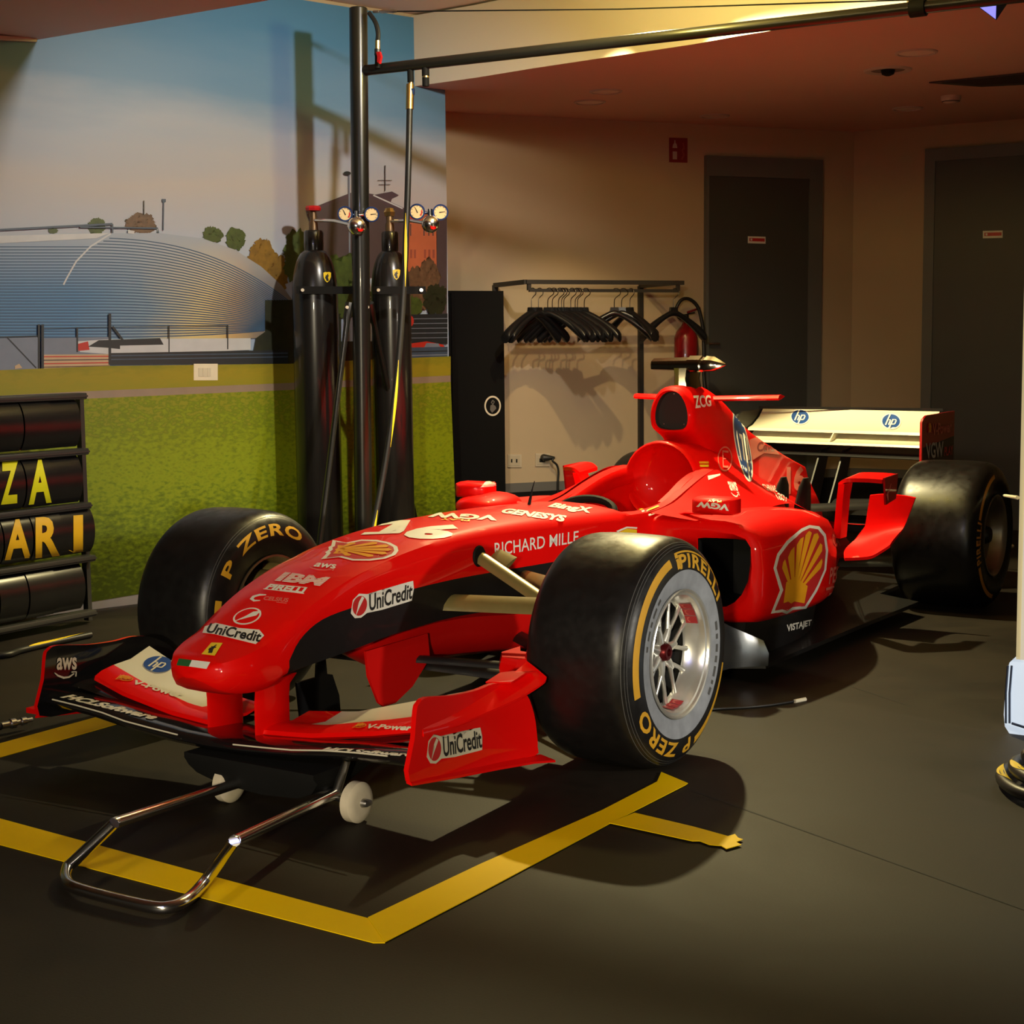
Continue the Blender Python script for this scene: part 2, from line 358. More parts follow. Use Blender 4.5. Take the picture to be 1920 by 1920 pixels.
# wall that carries the printed mural: 17 degrees off the car's axis
MA = radians(17); MD = Vector((sin(MA), cos(MA), 0)); MN = Vector((cos(MA), -sin(MA), 0)); M0 = Vector((-2.633, 1.053, 0))
def onwall(s, z, off=0): return M0 + MD*s + MN*off + Vector((0, 0, z))
wb = MB(); wb.prism([onwall(-6.0, 0, -.012), onwall(2.112, 0, -.012), onwall(2.112, 2.95, -.012), onwall(-6.0, 2.95, -.012)], -MN*.12)
struct(wb.build('wall_left', WALLM))
SOFZ = 2.55
WA = PX(835, 210, 2, SOFZ); WC = PX(1602, 247, 2, SOFZ); WD = (WC-WA).normalized(); WN = Vector((WD.y, -WD.x, 0))
def onback(s, z, off=0): return Vector((WA.x, WA.y, 0)) + WD*s + WN*off + Vector((0, 0, z))
WL = (WC-WA).length
wb = MB(); wb.prism([onback(-1.2, 0), onback(WL, 0), onback(WL, 2.56), onback(-1.2, 2.56)], -WN*.12); struct(wb.build('wall_back', WALLM))
RD = Vector((cos(radians(4)), sin(radians(4)), 0)); RN = Vector((RD.y, -RD.x, 0))
def onrear(s, z, off=0): return Vector((WC.x, WC.y, 0)) + RD*s + RN*off + Vector((0, 0, z))
wb = MB(); wb.prism([onrear(-.02, 0), onrear(5.5, 0), onrear(5.5, 2.56), onrear(-.02, 2.56)], -RN*.12); struct(wb.build('wall_rear', WALLM))
def BK(u, v, off=0): return PPL(u, v, onback(0, 0, off), WN)
def RR(u, v, off=0): return PPL(u, v, onrear(0, 0, off), RN)
# ceiling: low slab with a raised lamp recess between y = .88 and y = 3
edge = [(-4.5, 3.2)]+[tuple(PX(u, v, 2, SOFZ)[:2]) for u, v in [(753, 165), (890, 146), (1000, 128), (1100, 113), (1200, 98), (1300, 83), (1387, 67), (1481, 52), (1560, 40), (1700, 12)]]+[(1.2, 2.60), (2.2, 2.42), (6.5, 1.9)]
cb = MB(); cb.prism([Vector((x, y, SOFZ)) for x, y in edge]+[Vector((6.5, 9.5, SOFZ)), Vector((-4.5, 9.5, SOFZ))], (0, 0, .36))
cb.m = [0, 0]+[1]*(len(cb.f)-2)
struct(cb.build('ceiling', [mat('ceiling_plaster_red_bounce', (.66, .44, .34), .85, 0, 0, .03, 2), CEILM], ang=20))  # red bounce from the car is painted into the ceiling colour
yE = PX(67, 75, 2, SOFZ).y
cb = MB(); cb.box((1, (yE-6)/2, SOFZ+.18), (11, yE+6, .36)); struct(cb.build('ceiling_front', CEILM))
tm_ = MB(); a_, b_ = PPL(-40, 71, M0+MN*.01, MN), PPL(66, 77, M0+MN*.01, MN); tm_.prism([a_+Vector((0, 0, -.006)), b_+Vector((0, 0, -.006)), b_+Vector((0, 0, .012)), a_+Vector((0, 0, .012))], MN*.02); struct(tm_.build('trim_1', WHT))
cb = MB(); cb.box((1, 2.0, 2.95), (11, 4.5, .06)); struct(cb.build('ceiling_recess', CEILM))
# skirting boards
sk = MB(); a, b = BK(1552, 885), BK(1602, 877); zt = b.z
sk.prism([onback(-1.0, zt-.055, .012), onback(WL, zt-.055, .012), onback(WL, zt, .012), onback(-1.0, zt, .012)], -WN*.013); sk.prism([onback(-1.0, 0, .012), onback(WL, 0, .012), onback(WL, zt-.055, .012), onback(-1.0, zt-.055, .012)], -WN*.013, 1)
struct(sk.build('baseboard_back', [SKIRT, MATB]))
sk = MB(); sk.prism([onrear(0, zt-.055, .012), onrear(5, zt-.055, .012), onrear(5, zt, .012), onrear(0, zt, .012)], -RN*.013); sk.prism([onrear(0, 0, .012), onrear(5, 0, .012), onrear(5, zt-.055, .012), onrear(0, zt-.055, .012)], -RN*.013, 1)
struct(sk.build('baseboard_rear', [SKIRT, MATB]))
sk = MB(); hz = PPL(175, 1123, M0, MN).z
sk.prism([onwall(-3, 0, .02), onwall(2.112, 0, .02), onwall(2.112, hz*.55, .02), onwall(2.112, hz*.6, .010), onwall(2.112, hz, .006)][0:2]+[onwall(2.112, hz, .02), onwall(-3, hz, .02)], -MN*.028)
struct(sk.build('baseboard_left', mat('aluminium_skirting', (.62, .60, .55), .35, .6, 0, .05)))
# two grey doors
def door(name, P, pts_frame, pts_leaf, n, sign_px, dl):
    """frame outline = outer corners, leaf = inner corners"""
    f = MB(); O = [Vector(p) for p in pts_frame]; I = [Vector(p) for p in pts_leaf]
    for i in (3, 0, 1):   # left, top, right members
        j = (i+1) % 4; f.prism([O[i], O[j], I[j], I[i]], n*.035)
    d = struct(f.build(name, FRAMEM))
    l = MB(); l.prism([p+n*.006 for p in I], n*.018); l.build('door_leaf', DOORM, d)
    s = MB(); A, B, C2, D2 = [PPL(u, v, I[0]+n*.0245, n) for u, v in sign_px]; s.prism([A, B, C2, D2], n*.003)
    q = lambda a, b: A*(1-a)*b+B*a*b+C2*a*(1-b)+D2*(1-a)*(1-b)+n*.0035
    s.add([q(.08, .3), q(.95, .3), q(.95, .75), q(.08, .75)], [(0, 1, 2, 3)], 1)
    s.add([q(*t)+n*.0006 for t in ((.14, .38), (.24, .38), (.24, .67), (.14, .67))], [(0, 1, 2, 3)], 2)
    s.build('door_sign', [WHT, REDP, WHT], d)
    return d
P4 = lambda fn, pts: [fn(*p) for p in pts]
def vert(fn, u, v, zb=0.0):
    p = fn(u, v); return Vector((p.x, p.y, zb))
tl, tr = BK(1320, 293), BK(1538, 300); ztop = (tl.z+tr.z)/2
il, ir = BK(1325, 331), BK(1513, 336); zin = (il.z+ir.z)/2
F4 = [Vector((tl.x, tl.y, ztop)), Vector((tr.x, tr.y, ztop)), Vector((tr.x, tr.y, 0)), Vector((tl.x, tl.y, 0))]
L4 = [Vector((il.x, il.y, zin)), Vector((ir.x, ir.y, zin)), Vector((ir.x, ir.y, 0)), Vector((il.x, il.y, 0))]
d1 = door('door_1', None, F4, L4, WN, [(1402, 443), (1435, 444), (1435, 457), (1402, 456)], None)
h = MB(); a = BK(1330, 645, .03); b = BK(1348, 645, .06); h.tube([BK(1330, 645, .02), BK(1330, 645, .06), BK(1349, 645, .06)], .009, 8); h.build('door_handle', STEEL, d1)
tl, il = RR(1737, 281), RR(1756, 303); ztop, zin = tl.z, il.z
wdt = 1.0
F4 = [Vector((tl.x, tl.y, ztop)), Vector((tl.x, tl.y, ztop))+RD*wdt, Vector((tl.x, tl.y, 0))+RD*wdt, Vector((tl.x, tl.y, 0))]
L4 = [Vector((il.x, il.y, zin)), Vector((tl.x, tl.y, zin))+RD*(wdt-.07), Vector((tl.x, tl.y, 0))+RD*(wdt-.07), Vector((il.x, il.y, 0))]
d2 = door('door_2', None, F4, L4, RN, [(1843, 433), (1880, 432), (1880, 446), (1843, 447)], None)

# ================================================================== the racing car
CARO = Vector((0, 1.4, 0))
car = thing('racing_car', CARO, 'red open-wheel racing car number 16 with black tyres, parked inside the yellow tape box', 'racing car')
def mir(pts): return [(-x, y, z) for x, y, z in pts]
# ---- monocoque and nose: half sections x>=0, mirrored into a closed ring
#  y, h, zt, zc, zb, hb, zl, hl, zbot
NOSE = [(-.978, .012, .350, .349, .347, .012, .345, .011, .343), (-.966, .052, .372, .368, .350, .054, .333, .045, .325), (-.945, .088, .388, .381, .350, .092, .314, .076, .306), (-.91, .116, .400, .390, .350, .121, .300, .098, .292),
 (-.86, .134, .420, .402, .346, .142, .296, .118, .286), (-.80, .143, .446, .416, .345, .150, .304, .132, .289), (-.765, .147, .462, .433, .352, .152, .326, .143, .297), (-.71, .150, .487, .462, .413, .153, .334, .148, .305), (-.62, .154, .526, .503, .455, .157, .341, .154, .315),
 (-.48, .162, .570, .547, .472, .165, .352, .162, .325), (-.36, .169, .595, .570, .481, .172, .364, .169, .335), (-.26, .175, .614, .588, .487, .178, .369, .174, .340), (-.06, .186, .637, .609, .492, .190, .375, .186, .345), (.15, .199, .650, .612, .490, .204, .366, .198, .335),
 (.38, .213, .653, .604, .485, .218, .338, .212, .31), (.65, .230, .645, .594, .480, .236, .32, .228, .29), (.92, .245, .634, .585, .475, .252, .31, .244, .28)]
NOSE = crom(NOSE, 4)
COCK = [(.95, .246, .590, .47, .30), (.965, .247, .590, .47, .30), (1.15, .250, .588, .46, .27), (1.3, .250, .606, .46, .25), (1.45, .246, .646, .46, .25), (1.58, .240, .678, .46, .25), (1.69, .232, .696, .46, .25), (1.75, .225, .70, .46, .25)]
rings = []
for (y, h, zt, zc, zb, hb, zl, hl, zo) in NOSE:
    half = [(0, zt), (.45*h, zt-.12*(zt-zc)), (.80*h, zt-.45*(zt-zc)), (.955*h, zc+.25*(zt-zc)), (h, zc-.012*min(1, h/.1)), (.5*(h+hb)+.002, .5*(zc+zb)), (hb, zb), (.5*(hb+hl)+.004, .5*(zb+zl)), (hl, zl), (.6*hl, zo+.15*(zl-zo)), (0, zo)]
    rings.append([(x, y, z) for x, z in half]+[(-x, y, z) for x, z in half[-2:0:-1]])
for k, (y, xr, zr, zb, zl) in enumerate(crom(COCK[1:], 4)):
    xi = interp(y, [.96, 1.0, 1.1, 1.3, 1.5, 1.75], [.03, .12, .175, .195, .18, .13])
    half = [(0, .33), (xi-.02, .36), (xi, zr-.012), (xi+.012, zr+.003), (xr-.012, zr), (xr, zr-.025), (xr+.004, zb), (xr+.003, .4), (xr, zl), (.6*xr, zl-.02), (0, zl-.03)]
    if k == 0: half[0:4] = [(0, zr+.035), (.1, zr+.033), (.18, zr+.02), (.23, zr+.008)]
    rings.append([(x, y, z) for x, z in half]+[(-x, y, z) for x, z in half[-2:0:-1]])
mono = MB(); n = 20
matsj = [0]*6+[1, 1]+[2, 2]+[2, 2]+[1, 1]+[0]*6
mono.loft(rings, True, (True, True), matsj)
for k, f in enumerate(mono.f):
    if mono.m[k] == 1 and max(mono.v[i][1] for i in f) < -.745: mono.m[k] = 0
TUBM = [RED, CARB, REDM, WHT, SHELLY, DRED, PINK, BLK, REDP, GRN, YELB, BLU]
tb = bvh(mono)
# nose artwork (material slots: 3 white, 4 amber, 6 pale red, 7 black, 8 red print, 9 green, 10 yellow, 11 blue)
decal(mono, tb, ((336, 1236), (395, 1243), (388, 1254), (332, 1248)), [poly2d([(0, 0), (.42, 0), (.42, 1), (0, 1)], 9), poly2d([(.42, 0), (1, 0), (1, 1), (.42, 1)], 3)])
decal(mono, tb, ((397, 1206), (418, 1207), (403, 1231), (378, 1228)), art_horse(10, 7, False))
decal(mono, tb, ((392, 1168), (496, 1186), (488, 1208), (380, 1188)), [poly2d([(0, .0), (.2, .08), (.5, .0), (.93, -.12), (1.02, .7), (.9, 1.1), (.55, .95), (.12, 1.05), (-.02, .6)], 3, .2), T('UniCredit', 7, .04, .08, .98, .95, .03)])
decal(mono, tb, ((452, 1141), (497, 1143), (478, 1173), (430, 1170)), [poly2d(ell(.5, .5, .52, .54, 28), 3, .3), poly2d(ell(.5, .5, .45, .46, 28), 0, .3), poly2d([(.12, .1), (.45, .5), (.62, .78), (.92, .86), (.84, .55), (.6, .42)], 3)])
decal(mono, tb, ((474, 1114), (500, 1116), (492, 1131), (466, 1128)), [strokes([(1, .95), (.55, .9), (.2, .62), (.15, .3), (.4, .1), (.8, .22)], [.12, .24, .26, .26, .24, .1], 3)])
decal(mono, tb, ((497, 1119), (542, 1123), (540, 1134), (492, 1129)), [T('CELSIUS', 6, 0, .3, 1, 1, .03, .15), strokes([(.55, .1), (.95, .1)], .12, 6)])
decal(mono, tb, ((504, 1096), (577, 1103), (570, 1115), (494, 1106)), [poly2d([(0, 0), (1, 0), (1, .12), (0, .12)], 3, .3), poly2d([(.05, .90), (1, .90), (1, 1.0), (.05, 1.0)], 3, .3), T('PIRELLI', 3, .03, .05, 1, .95, .05, .1)])
decal(mono, tb, ((535, 1074), (620, 1084), (600, 1100), (515, 1090)), [T('IBM', 3, 0, 0, 1, 1, .05)]+[poly2d([(-.05, k/7+.10), (1.05, k/7+.10), (1.05, k/7+.135), (-.05, k/7+.135)], 0, .3) for k in range(7)])
decal(mono, tb, ((592, 1056), (634, 1060), (628, 1074), (576, 1068)), art_aws(3, 6))
decal(mono, tb, ((640, 1012), (755, 1010), (742, 1053), (603, 1050)), [(V, F, m_) for V, F, m_ in [([(b_, 1-a_) for a_, b_ in V], F, m_) for V, F, m_ in art_shell(3, 5, 4)]][0:0])
# the scallop lies on its side: its crown points to the rear
def rot90(sh): return [([(b_, 1-a_) for a_, b_ in V], F, m_) for V, F, m_ in sh]
decal(mono, tb, ((624, 1014), (752, 1012), (742, 1056), (602, 1050)), rot90(art_shell(3, 8, 4)))
decal(mono, tb, ((735, 976), (800, 978), (757, 1012), (672, 1008)), [T('1', 3, 0, 0, 1, 1, .03)][0:0])
decal(mono, tb, ((722, 977), (797, 976), (751, 1001), (676, 1004)), [poly2d([(.0, 0), (.98, 0), (.98, .17), (.64, .17), (.64, 1.0), (.40, 1.0), (.05, .80), (.05, .62), (.36, .74), (.36, .17), (0, .17)], 3, .2)])
decal(mono, tb, ((800, 980), (878, 988), (832, 1014), (742, 1009)), [T('6', 3, 0, 0, 1, 1, .06, 0, .1)])
decal(mono, tb, ((806, 963), (935, 970), (930, 980), (800, 973)), [T('VGW', 3, 0, .25, 1, 1.2, .05, 0, .25, True), T('PLAY', 10, .2, -.15, .62, .15, .03, 0, .25, True)])
decal(mono, tb, ((950, 954), (1064, 968), (1055, 979), (935, 962)), [T('GENESYS', 3, 0, 0, 1, 1, .05)])
decal(mono, tb, ((1042, 944), (1112, 953), (1104, 966), (1022, 953)), [T('BingX', 3, 0, 0, 1, 1, .05)])
decal(mono, tb, ((926, 1018), (1084, 995), (1083, 1017), (927, 1043)), [T('RICHARD MILLE', 3, 0, 0, 1, 1, .006, 0, .15)])
decal(mono, tb, ((655, 1117), (776, 1087), (773, 1128), (657, 1164)), art_uni(8, 3, 7))
decal(mono, tb, ((1155, 991), (1193, 990), (1193, 1012), (1157, 1012)), [poly2d([(.05, 0), (1, 0), (1, .85), (.5, .95), (.05, .60)], 10), poly2d([(.38, .1), (.62, .05), (.66, .5), (.5, .6), (.4, .5)], 7), strokes([(0, .72), (.5, 1.06), (1, 1.0)], .14, 3)])
decal(mono, tb, ((1024, 1060), (1052, 1056), (1052, 1086), (1024, 1090)), [ringpoly(.6, .5, .5, .5, .18, 3)])
decal(mono, tb, ((1195, 952), (1240, 948), (1230, 968), (1198, 970)), [strokes([(0, .9), (.45, .6), (.9, .95)], .16, 10), strokes([(.2, .6), (.6, .1), (.85, .3)], .15, 3), strokes([(.45, .6), (.6, .1)], .14, 3)])
mono.build('monocoque', TUBM, car, 50)
# keel under the nose
kb = MB(); kr = []
for y, hw, zt_, zb_ in crom([(-.36, .03, .36, .335), (-.32, .075, .37, .29), (-.22, .10, .38, .235), (-.13, .11, .38, .208), (.1, .115, .38, .20), (.4, .13, .36, .17), (.8, .17, .36, .12), (1.2, .2, .35, .06)], 4):
    h_ = [(0, zt_), (hw, zt_), (hw*1.03, .5*(zt_+zb_)), (hw*.75, zb_+.15*(zt_-zb_)), (0, zb_)]
    kr.append([(x, y, z) for x, z in h_]+[(-x, y, z) for x, z in h_[-2:0:-1]])
kb.loft(kr); kb.build('keel', REDM, car, 60)
# nose camera dots and antenna
ab = MB(); ab.tube([(0, .69, .64), (0, .70, .665), (0, .715, .70), (0, .728, .722)], [.006, .005, .002, .0015], 8); ab.build('antenna', MATB, car)
# ---- steering wheel, seat
sw = MB(); c = Vector((0, 1.075, .578)); ring = [c+Vector((.115*cos(a)*1.05, .045*sin(a), .048*sin(a))) for a in [2*pi*k/28 for k in range(28)]]
sw.tube(ring, .015, 8, 0, closed=True); sw.box(c, (.16, .03, .05), 0, 0, .008); sw.box(c+Vector((-.02, -.018, .012)), (.045, .01, .02), 1)
swo = sw.build('steering_wheel', [MATB, SHELLY], car); swo['label'] = 'black steering wheel'
st = MB(); st.loft([[(x, y, z) for x, z in [(-.16, .36), (-.10, .345), (0, .34), (.10, .345), (.16, .36), (.175, .52), (.15, .53), (.12, .40), (0, .375), (-.12, .40), (-.15, .53), (-.175, .52)]] for y in (1.05, 1.25, 1.5, 1.62)]); st.build('seat', MATB, car)
# ---- headrest: concave bowl behind the driver's head
hb_ = MB(); rr = []
HC = Vector((0, 1.675, .645))
for i in range(9):
    th = pi/2*i/8; rr.append([HC+Vector((.149*cos(th)*cos(a), .085*sin(th), .149*cos(th)*sin(a))) for a in [2*pi*k/32 for k in range(32)]] if i < 8 else [HC+Vector((0, .085, 0))]*32)
hb_.loft(rr, True, (False, False))
hb_.loft([[HC+Vector((r*cos(a), dy, r*sin(a))) for a in [2*pi*k/32 for k in range(32)]] for r, dy in ((.149, 0), (.156, -.006), (.163, .0), (.165, .03))], True, (False, False))
for sx in (-1, 1):   # padded sides running forward along the cockpit rim
    hb_.loft([[(sx*(x+dx), y, z+dz) for dx, dz in ((-.022, -.05), (-.028, -.01), (-.015, .012), (.018, .008), (.03, -.02), (.03, -.06))] for x, y, z in crom([(.20, 1.30, .595), (.195, 1.40, .625), (.185, 1.5, .655), (.175, 1.6, .675), (.16, 1.69, .68)], 4)])
hb_.build('headrest', RED, car, 50)
# ---- engine cover
ec = MB()
BODY = [(1.672, [(0, .797), (.06, .783), (.112, .749), (.145, .702), (.160, .655), (.178, .60), (.20, .56), (.21, .50)]), (1.70, [(0, .800), (.065, .787), (.12, .752), (.157, .705), (.185, .665), (.215, .635), (.24, .60), (.255, .50)]),
 (1.76, [(0, .802), (.07, .790), (.128, .757), (.17, .712), (.20, .672), (.232, .637), (.265, .60), (.285, .50)]), (1.85, [(0, .80), (.07, .787), (.13, .755), (.178, .71), (.213, .672), (.25, .635), (.285, .595), (.31, .50)]),
 (2.0, [(0, .77), (.07, .76), (.13, .728), (.178, .688), (.22, .65), (.26, .612), (.30, .575), (.33, .45)]), (2.24, [(0, .70), (.06, .69), (.12, .662), (.165, .630), (.205, .596), (.245, .56), (.285, .525), (.31, .40)]),
 (2.6, [(0, .60), (.04, .595), (.09, .575), (.13, .545), (.17, .51), (.20, .475), (.225, .44), (.25, .35)]), (2.95, [(0, .53), (.03, .525), (.06, .51), (.09, .48), (.12, .44), (.14, .40), (.155, .36), (.17, .28)]), (3.2, [(0, .46), (.02, .455), (.04, .445), (.06, .42), (.08, .39), (.09, .36), (.10, .33), (.11, .26)])]
flat = crom([tuple([y]+[q for p in pr for q in p]) for y, pr in BODY], 4)
ec.loft([[(-f[1+2*k], f[0], f[2+2*k]) for k in range(7, 0, -1)]+[(f[1+2*k], f[0], f[2+2*k]) for k in range(8)] for f in flat], False)
FIN = [(1.765, [(1.014, 0), (1.0, .046), (.955, .078), (.90, .090), (.856, .080), (.838, .042)]), (1.79, [(1.024, 0), (1.010, .052), (.957, .088), (.90, .098), (.848, .088), (.828, .042)]), (1.88, [(1.026, 0), (1.008, .052), (.95, .086), (.885, .093), (.82, .092), (.775, .065)]),
 (1.97, [(1.024, 0), (1.003, .050), (.94, .082), (.868, .092), (.78, .105), (.66, .115)]), (2.08, [(1.0, 0), (.978, .042), (.915, .072), (.84, .087), (.74, .115), (.60, .165)]), (2.24, [(.940, 0), (.922, .030), (.867, .056), (.80, .076), (.70, .112), (.55, .18)]),
 (2.50, [(.812, 0), (.80, .018), (.762, .040), (.71, .062), (.63, .102), (.48, .17)]), (2.86, [(.690, 0), (.682, .012), (.655, .024), (.615, .042), (.555, .075), (.42, .13)]), (3.17, [(.600, 0), (.594, .008), (.57, .015), (.54, .024), (.50, .045), (.40, .08)])]
flat = crom([tuple([y]+[q for p in pr for q in p]) for y, pr in FIN], 5)
def finring(f): return [(f[2+2*k], f[0], f[1+2*k]) for k in range(6)]+[(-f[2+2*k], f[0], f[1+2*k]) for k in range(5, 0, -1)]
frs = [finring(f) for f in flat]
def smooth_ring(r): return crom(r, 3, True)
frs = [smooth_ring(r) for r in frs]
lip = [(x*.83, 1.775, .925+(z-.925)*.87) for x, y, z in frs[0]]; mid = [(x*.90, 1.757, .925+(z-.925)*.93) for x, y, z in frs[0]]
ec.loft([lip, mid]+frs, True, (False, True))
ECM = [mat('red_lacquer_cover', (.74, .002, .001), .55, 0, .10, .03, spec=.06), CARB, BLK, WHT, SHELLY, DRED, PINK, BLU, REDP, YELB]
te = bvh(ec)
inl = MB(); inl.loft([lip, [(x*.97, 1.80, .925+(z-.925)*.97) for x, y, z in lip], ], True, (False, True)); 
for a_, b_ in ((.045, -.055), (-.045, -.055), (0, .067)): inl.lathe([(0, .0035), (-.003, .003), (-.004, 0)], (a_, 1.797, .925+b_), 'y', 8, 1)
inl.build('air_intake_screen', [mat('dark_mesh_screen', (.014, .013, .011), .7), STEEL], car)
SHO = [(1.12, (.25, .586), (.30, .580), (.36, .573), (.43, .566)), (1.3, (.25, .606), (.30, .592), (.37, .578), (.45, .566)), (1.45, (.246, .648), (.30, .622), (.37, .593), (.46, .566)), (1.58, (.24, .681), (.30, .648), (.38, .603), (.47, .565)), (1.69, (.232, .699), (.30, .660), (.38, .609), (.47, .565)), (1.85, (.216, .690), (.29, .642), (.37, .600), (.46, .562)), (2.0, (.19, .678), (.27, .622), (.35, .583), (.44, .545)), (2.24, (.15, .645), (.24, .580), (.32, .535), (.40, .495))]
for sx in (-1, 1):
    ec.loft([[(sx*f[k], f[0], f[k+1]) for k in (1, 3, 5, 7)] for f in crom([(y,)+a+b+c_+d for y, a, b, c_, d in SHO], 4)], False)
te = bvh(ec)
decal(ec, te, ((1298, 742), (1331, 741), (1333, 762), (1303, 766)), [T('ZCG', 3, 0, 0, 1, 1, .03)])
decal(ec, te, ((1345, 837), (1372, 837), (1372, 885), (1345, 885)), [ringpoly(.5, .5, .5, .5, .06, 6), strokes([(.72, .78), (.34, .80), (.36, .5), (.62, .5), (.36, .5), (.38, .20), (.74, .18)], .09, 6)])
decal(ec, te, ((1365, 771), (1391, 771), (1419, 904), (1391, 904)), [poly2d(ell(.5, .5, .5, .5, 40), 3, .1), poly2d(ell(.5, .5, .43, .465, 40), 7, .1), strokes([(.48, .98), (.20, .30)], .09, 3), strokes([(.40, .64), (.56, .66), (.42, .30)], .09, 3), strokes([(.72, .68), (.50, .02)], .09, 3), strokes([(.70, .66), (.84, .62), (.74, .34), (.60, .34)], .09, 3)])
if False: decal(ec, te, ((1366, 770), (1418, 770), (1418, 905), (1366, 905)), [poly2d([(.0, .88), (.10, 1.0), (.24, .97), (.50, .72), (.78, .42), (1.0, .10), (.96, .0), (.84, .0), (.55, .14), (.30, .42), (.12, .66)], 3, .2), poly2d([(.06, .87), (.14, .96), (.23, .92), (.47, .70), (.74, .40), (.93, .10), (.86, .05), (.58, .18), (.34, .44), (.16, .68)], 7, .2), strokes([(.14, .90), (.46, .46), (.60, .20)], .05, 3), strokes([(.30, .68), (.42, .66), (.58, .38)], .07, 3), strokes([(.44, .66), (.58, .60), (.72, .38), (.62, .34)], .07, 3), strokes([(.56, .62), (.80, .16), (.88, .04)], .06, 3)])
decal(ec, te, ((1404, 818), (1470, 818), (1470, 868), (1404, 868)), [poly2d([(.0, .86), (.25, 1.0), (.5, .62), (1.0, .36), (.85, .30), (.42, .36), (.10, .10), (.04, .5)], 6, .2), T('Ceva', 5, .22, .42, .72, .78, .03, .2)])
decal(ec, te, ((1474, 874), (1508, 874), (1508, 916), (1474, 930)), [T('16', 6, 0, 0, 1, 1, .05)])
decal(ec, te, ((1426, 908), (1478, 914), (1475, 942), (1452, 936)), [T('CHIVAS REGAL', 3, 0, .55, 1, 1, .02), T('1801', 3, .3, 0, .95, .5, .02)])
decal(ec, te, ((1361, 903), (1380, 905), (1388, 934), (1374, 934)), art_aws(3))
decal(ec, te, ((1310, 866), (1328, 866), (1328, 876), (1312, 876)), [poly2d([(0, 0), (1, 0), (1, .4), (0, .4)], 9), poly2d([(0, .6), (1, .6), (1, 1), (0, 1)], 4)])
decal(ec, te, ((1326, 891), (1350, 889), (1350, 894), (1328, 901)), [poly2d([(0, 0), (1, .4), (1, 1), (0, .8)], 3)])
ec.build('engine_cover', ECM, car, 50)
# horn winglets on the airbox
for sx in (-1, 1):
    wg = MB(); secs = []
    for t in range(6):
        q = t/5; x = sx*(.05+.285*q); y = 2.03+.04*q; cz = .962+.006*q
        ch = .10-.03*q; secs.append([(x, y+a*ch, cz+b) for a, b in ((0, 0), (.15, .012), (.5, .014), (1, .006), (.5, -.004), (.15, -.008))])
    wg.loft(secs); wg.build('airbox_winglet', RED, car, 40)
# camera pod on top
cp = MB(); cp.loft([[(x*s_, 1.90+yy, 1.03+h_) for x, yy in ((-.022, -.05), (0, -.062), (.022, -.05), (.034, 0), (.02, .09), (-.02, .09), (-.034, 0))] for h_, s_ in ((-.03, 1.5), (.02, 1.0), (.065, 1.3))])
DCH = mat('dark_chrome', (.42, .37, .26), .12, 1, 0, .05)
cpo = cp.build('camera_mast', DCH, car)
cp = MB(); cp.loft([[(x, 1.90+s_*yy, 1.108+s_*zz) for yy, zz in ((-.036, 0), (-.03, .019), (0, .034), (.04, .022), (.055, 0), (.04, -.018), (0, -.028), (-.034, -.022))] for x, s_ in ((-.152, .55), (-.146, .78), (-.05, .86), (.018, .9), (.02, 1.08), (.075, 1.08), (.08, .92), (.092, .92), (.095, 1.05), (.13, .95), (.18, .12))], mi=0)
cp.build('camera_pod', [DCH], car)
# ---- sidepods
SP = [(1.135, .655, .548, .222), (1.165, .685, .562, .206), (1.3, .700, .568, .200), (1.5, .704, .570, .195), (1.7, .697, .560, .190), (1.9, .655, .532, .180), (2.1, .58, .488, .17), (2.35, .47, .445, .16), (2.6, .38, .405, .15), (2.9, .30, .36, .14), (3.1, .26, .34, .14)]
def spring(y, xo, zt, zb, sx):
    zm = .5*(zt+zb)
    half = [(.20, zt+.006), (.36, zt+.006), (xo-.16, zt+.004), (xo-.09, zt-.004), (xo-.035, zt-.030), (xo-.008, zt-.075), (xo, zm+.02), (xo-.002, zb+.085), (xo-.014, zb+.035), (xo-.045, zb+.006), (xo-.13, zb-.004), (xo-.25, zb), (.20, zb)]
    return [(sx*x, y, z) for x, z in half]
def duct(sx, y, k=1.0): return [(sx*x, y, z) for x, z in [(.425, .500), (.45, .504), (.50, .506), (.58, .507), (.618, .503), (.632, .49), (.632, .42), (.624, .36), (.600, .31), (.572, .28), (.54, .262), (.47, .254), (.425, .262)]]
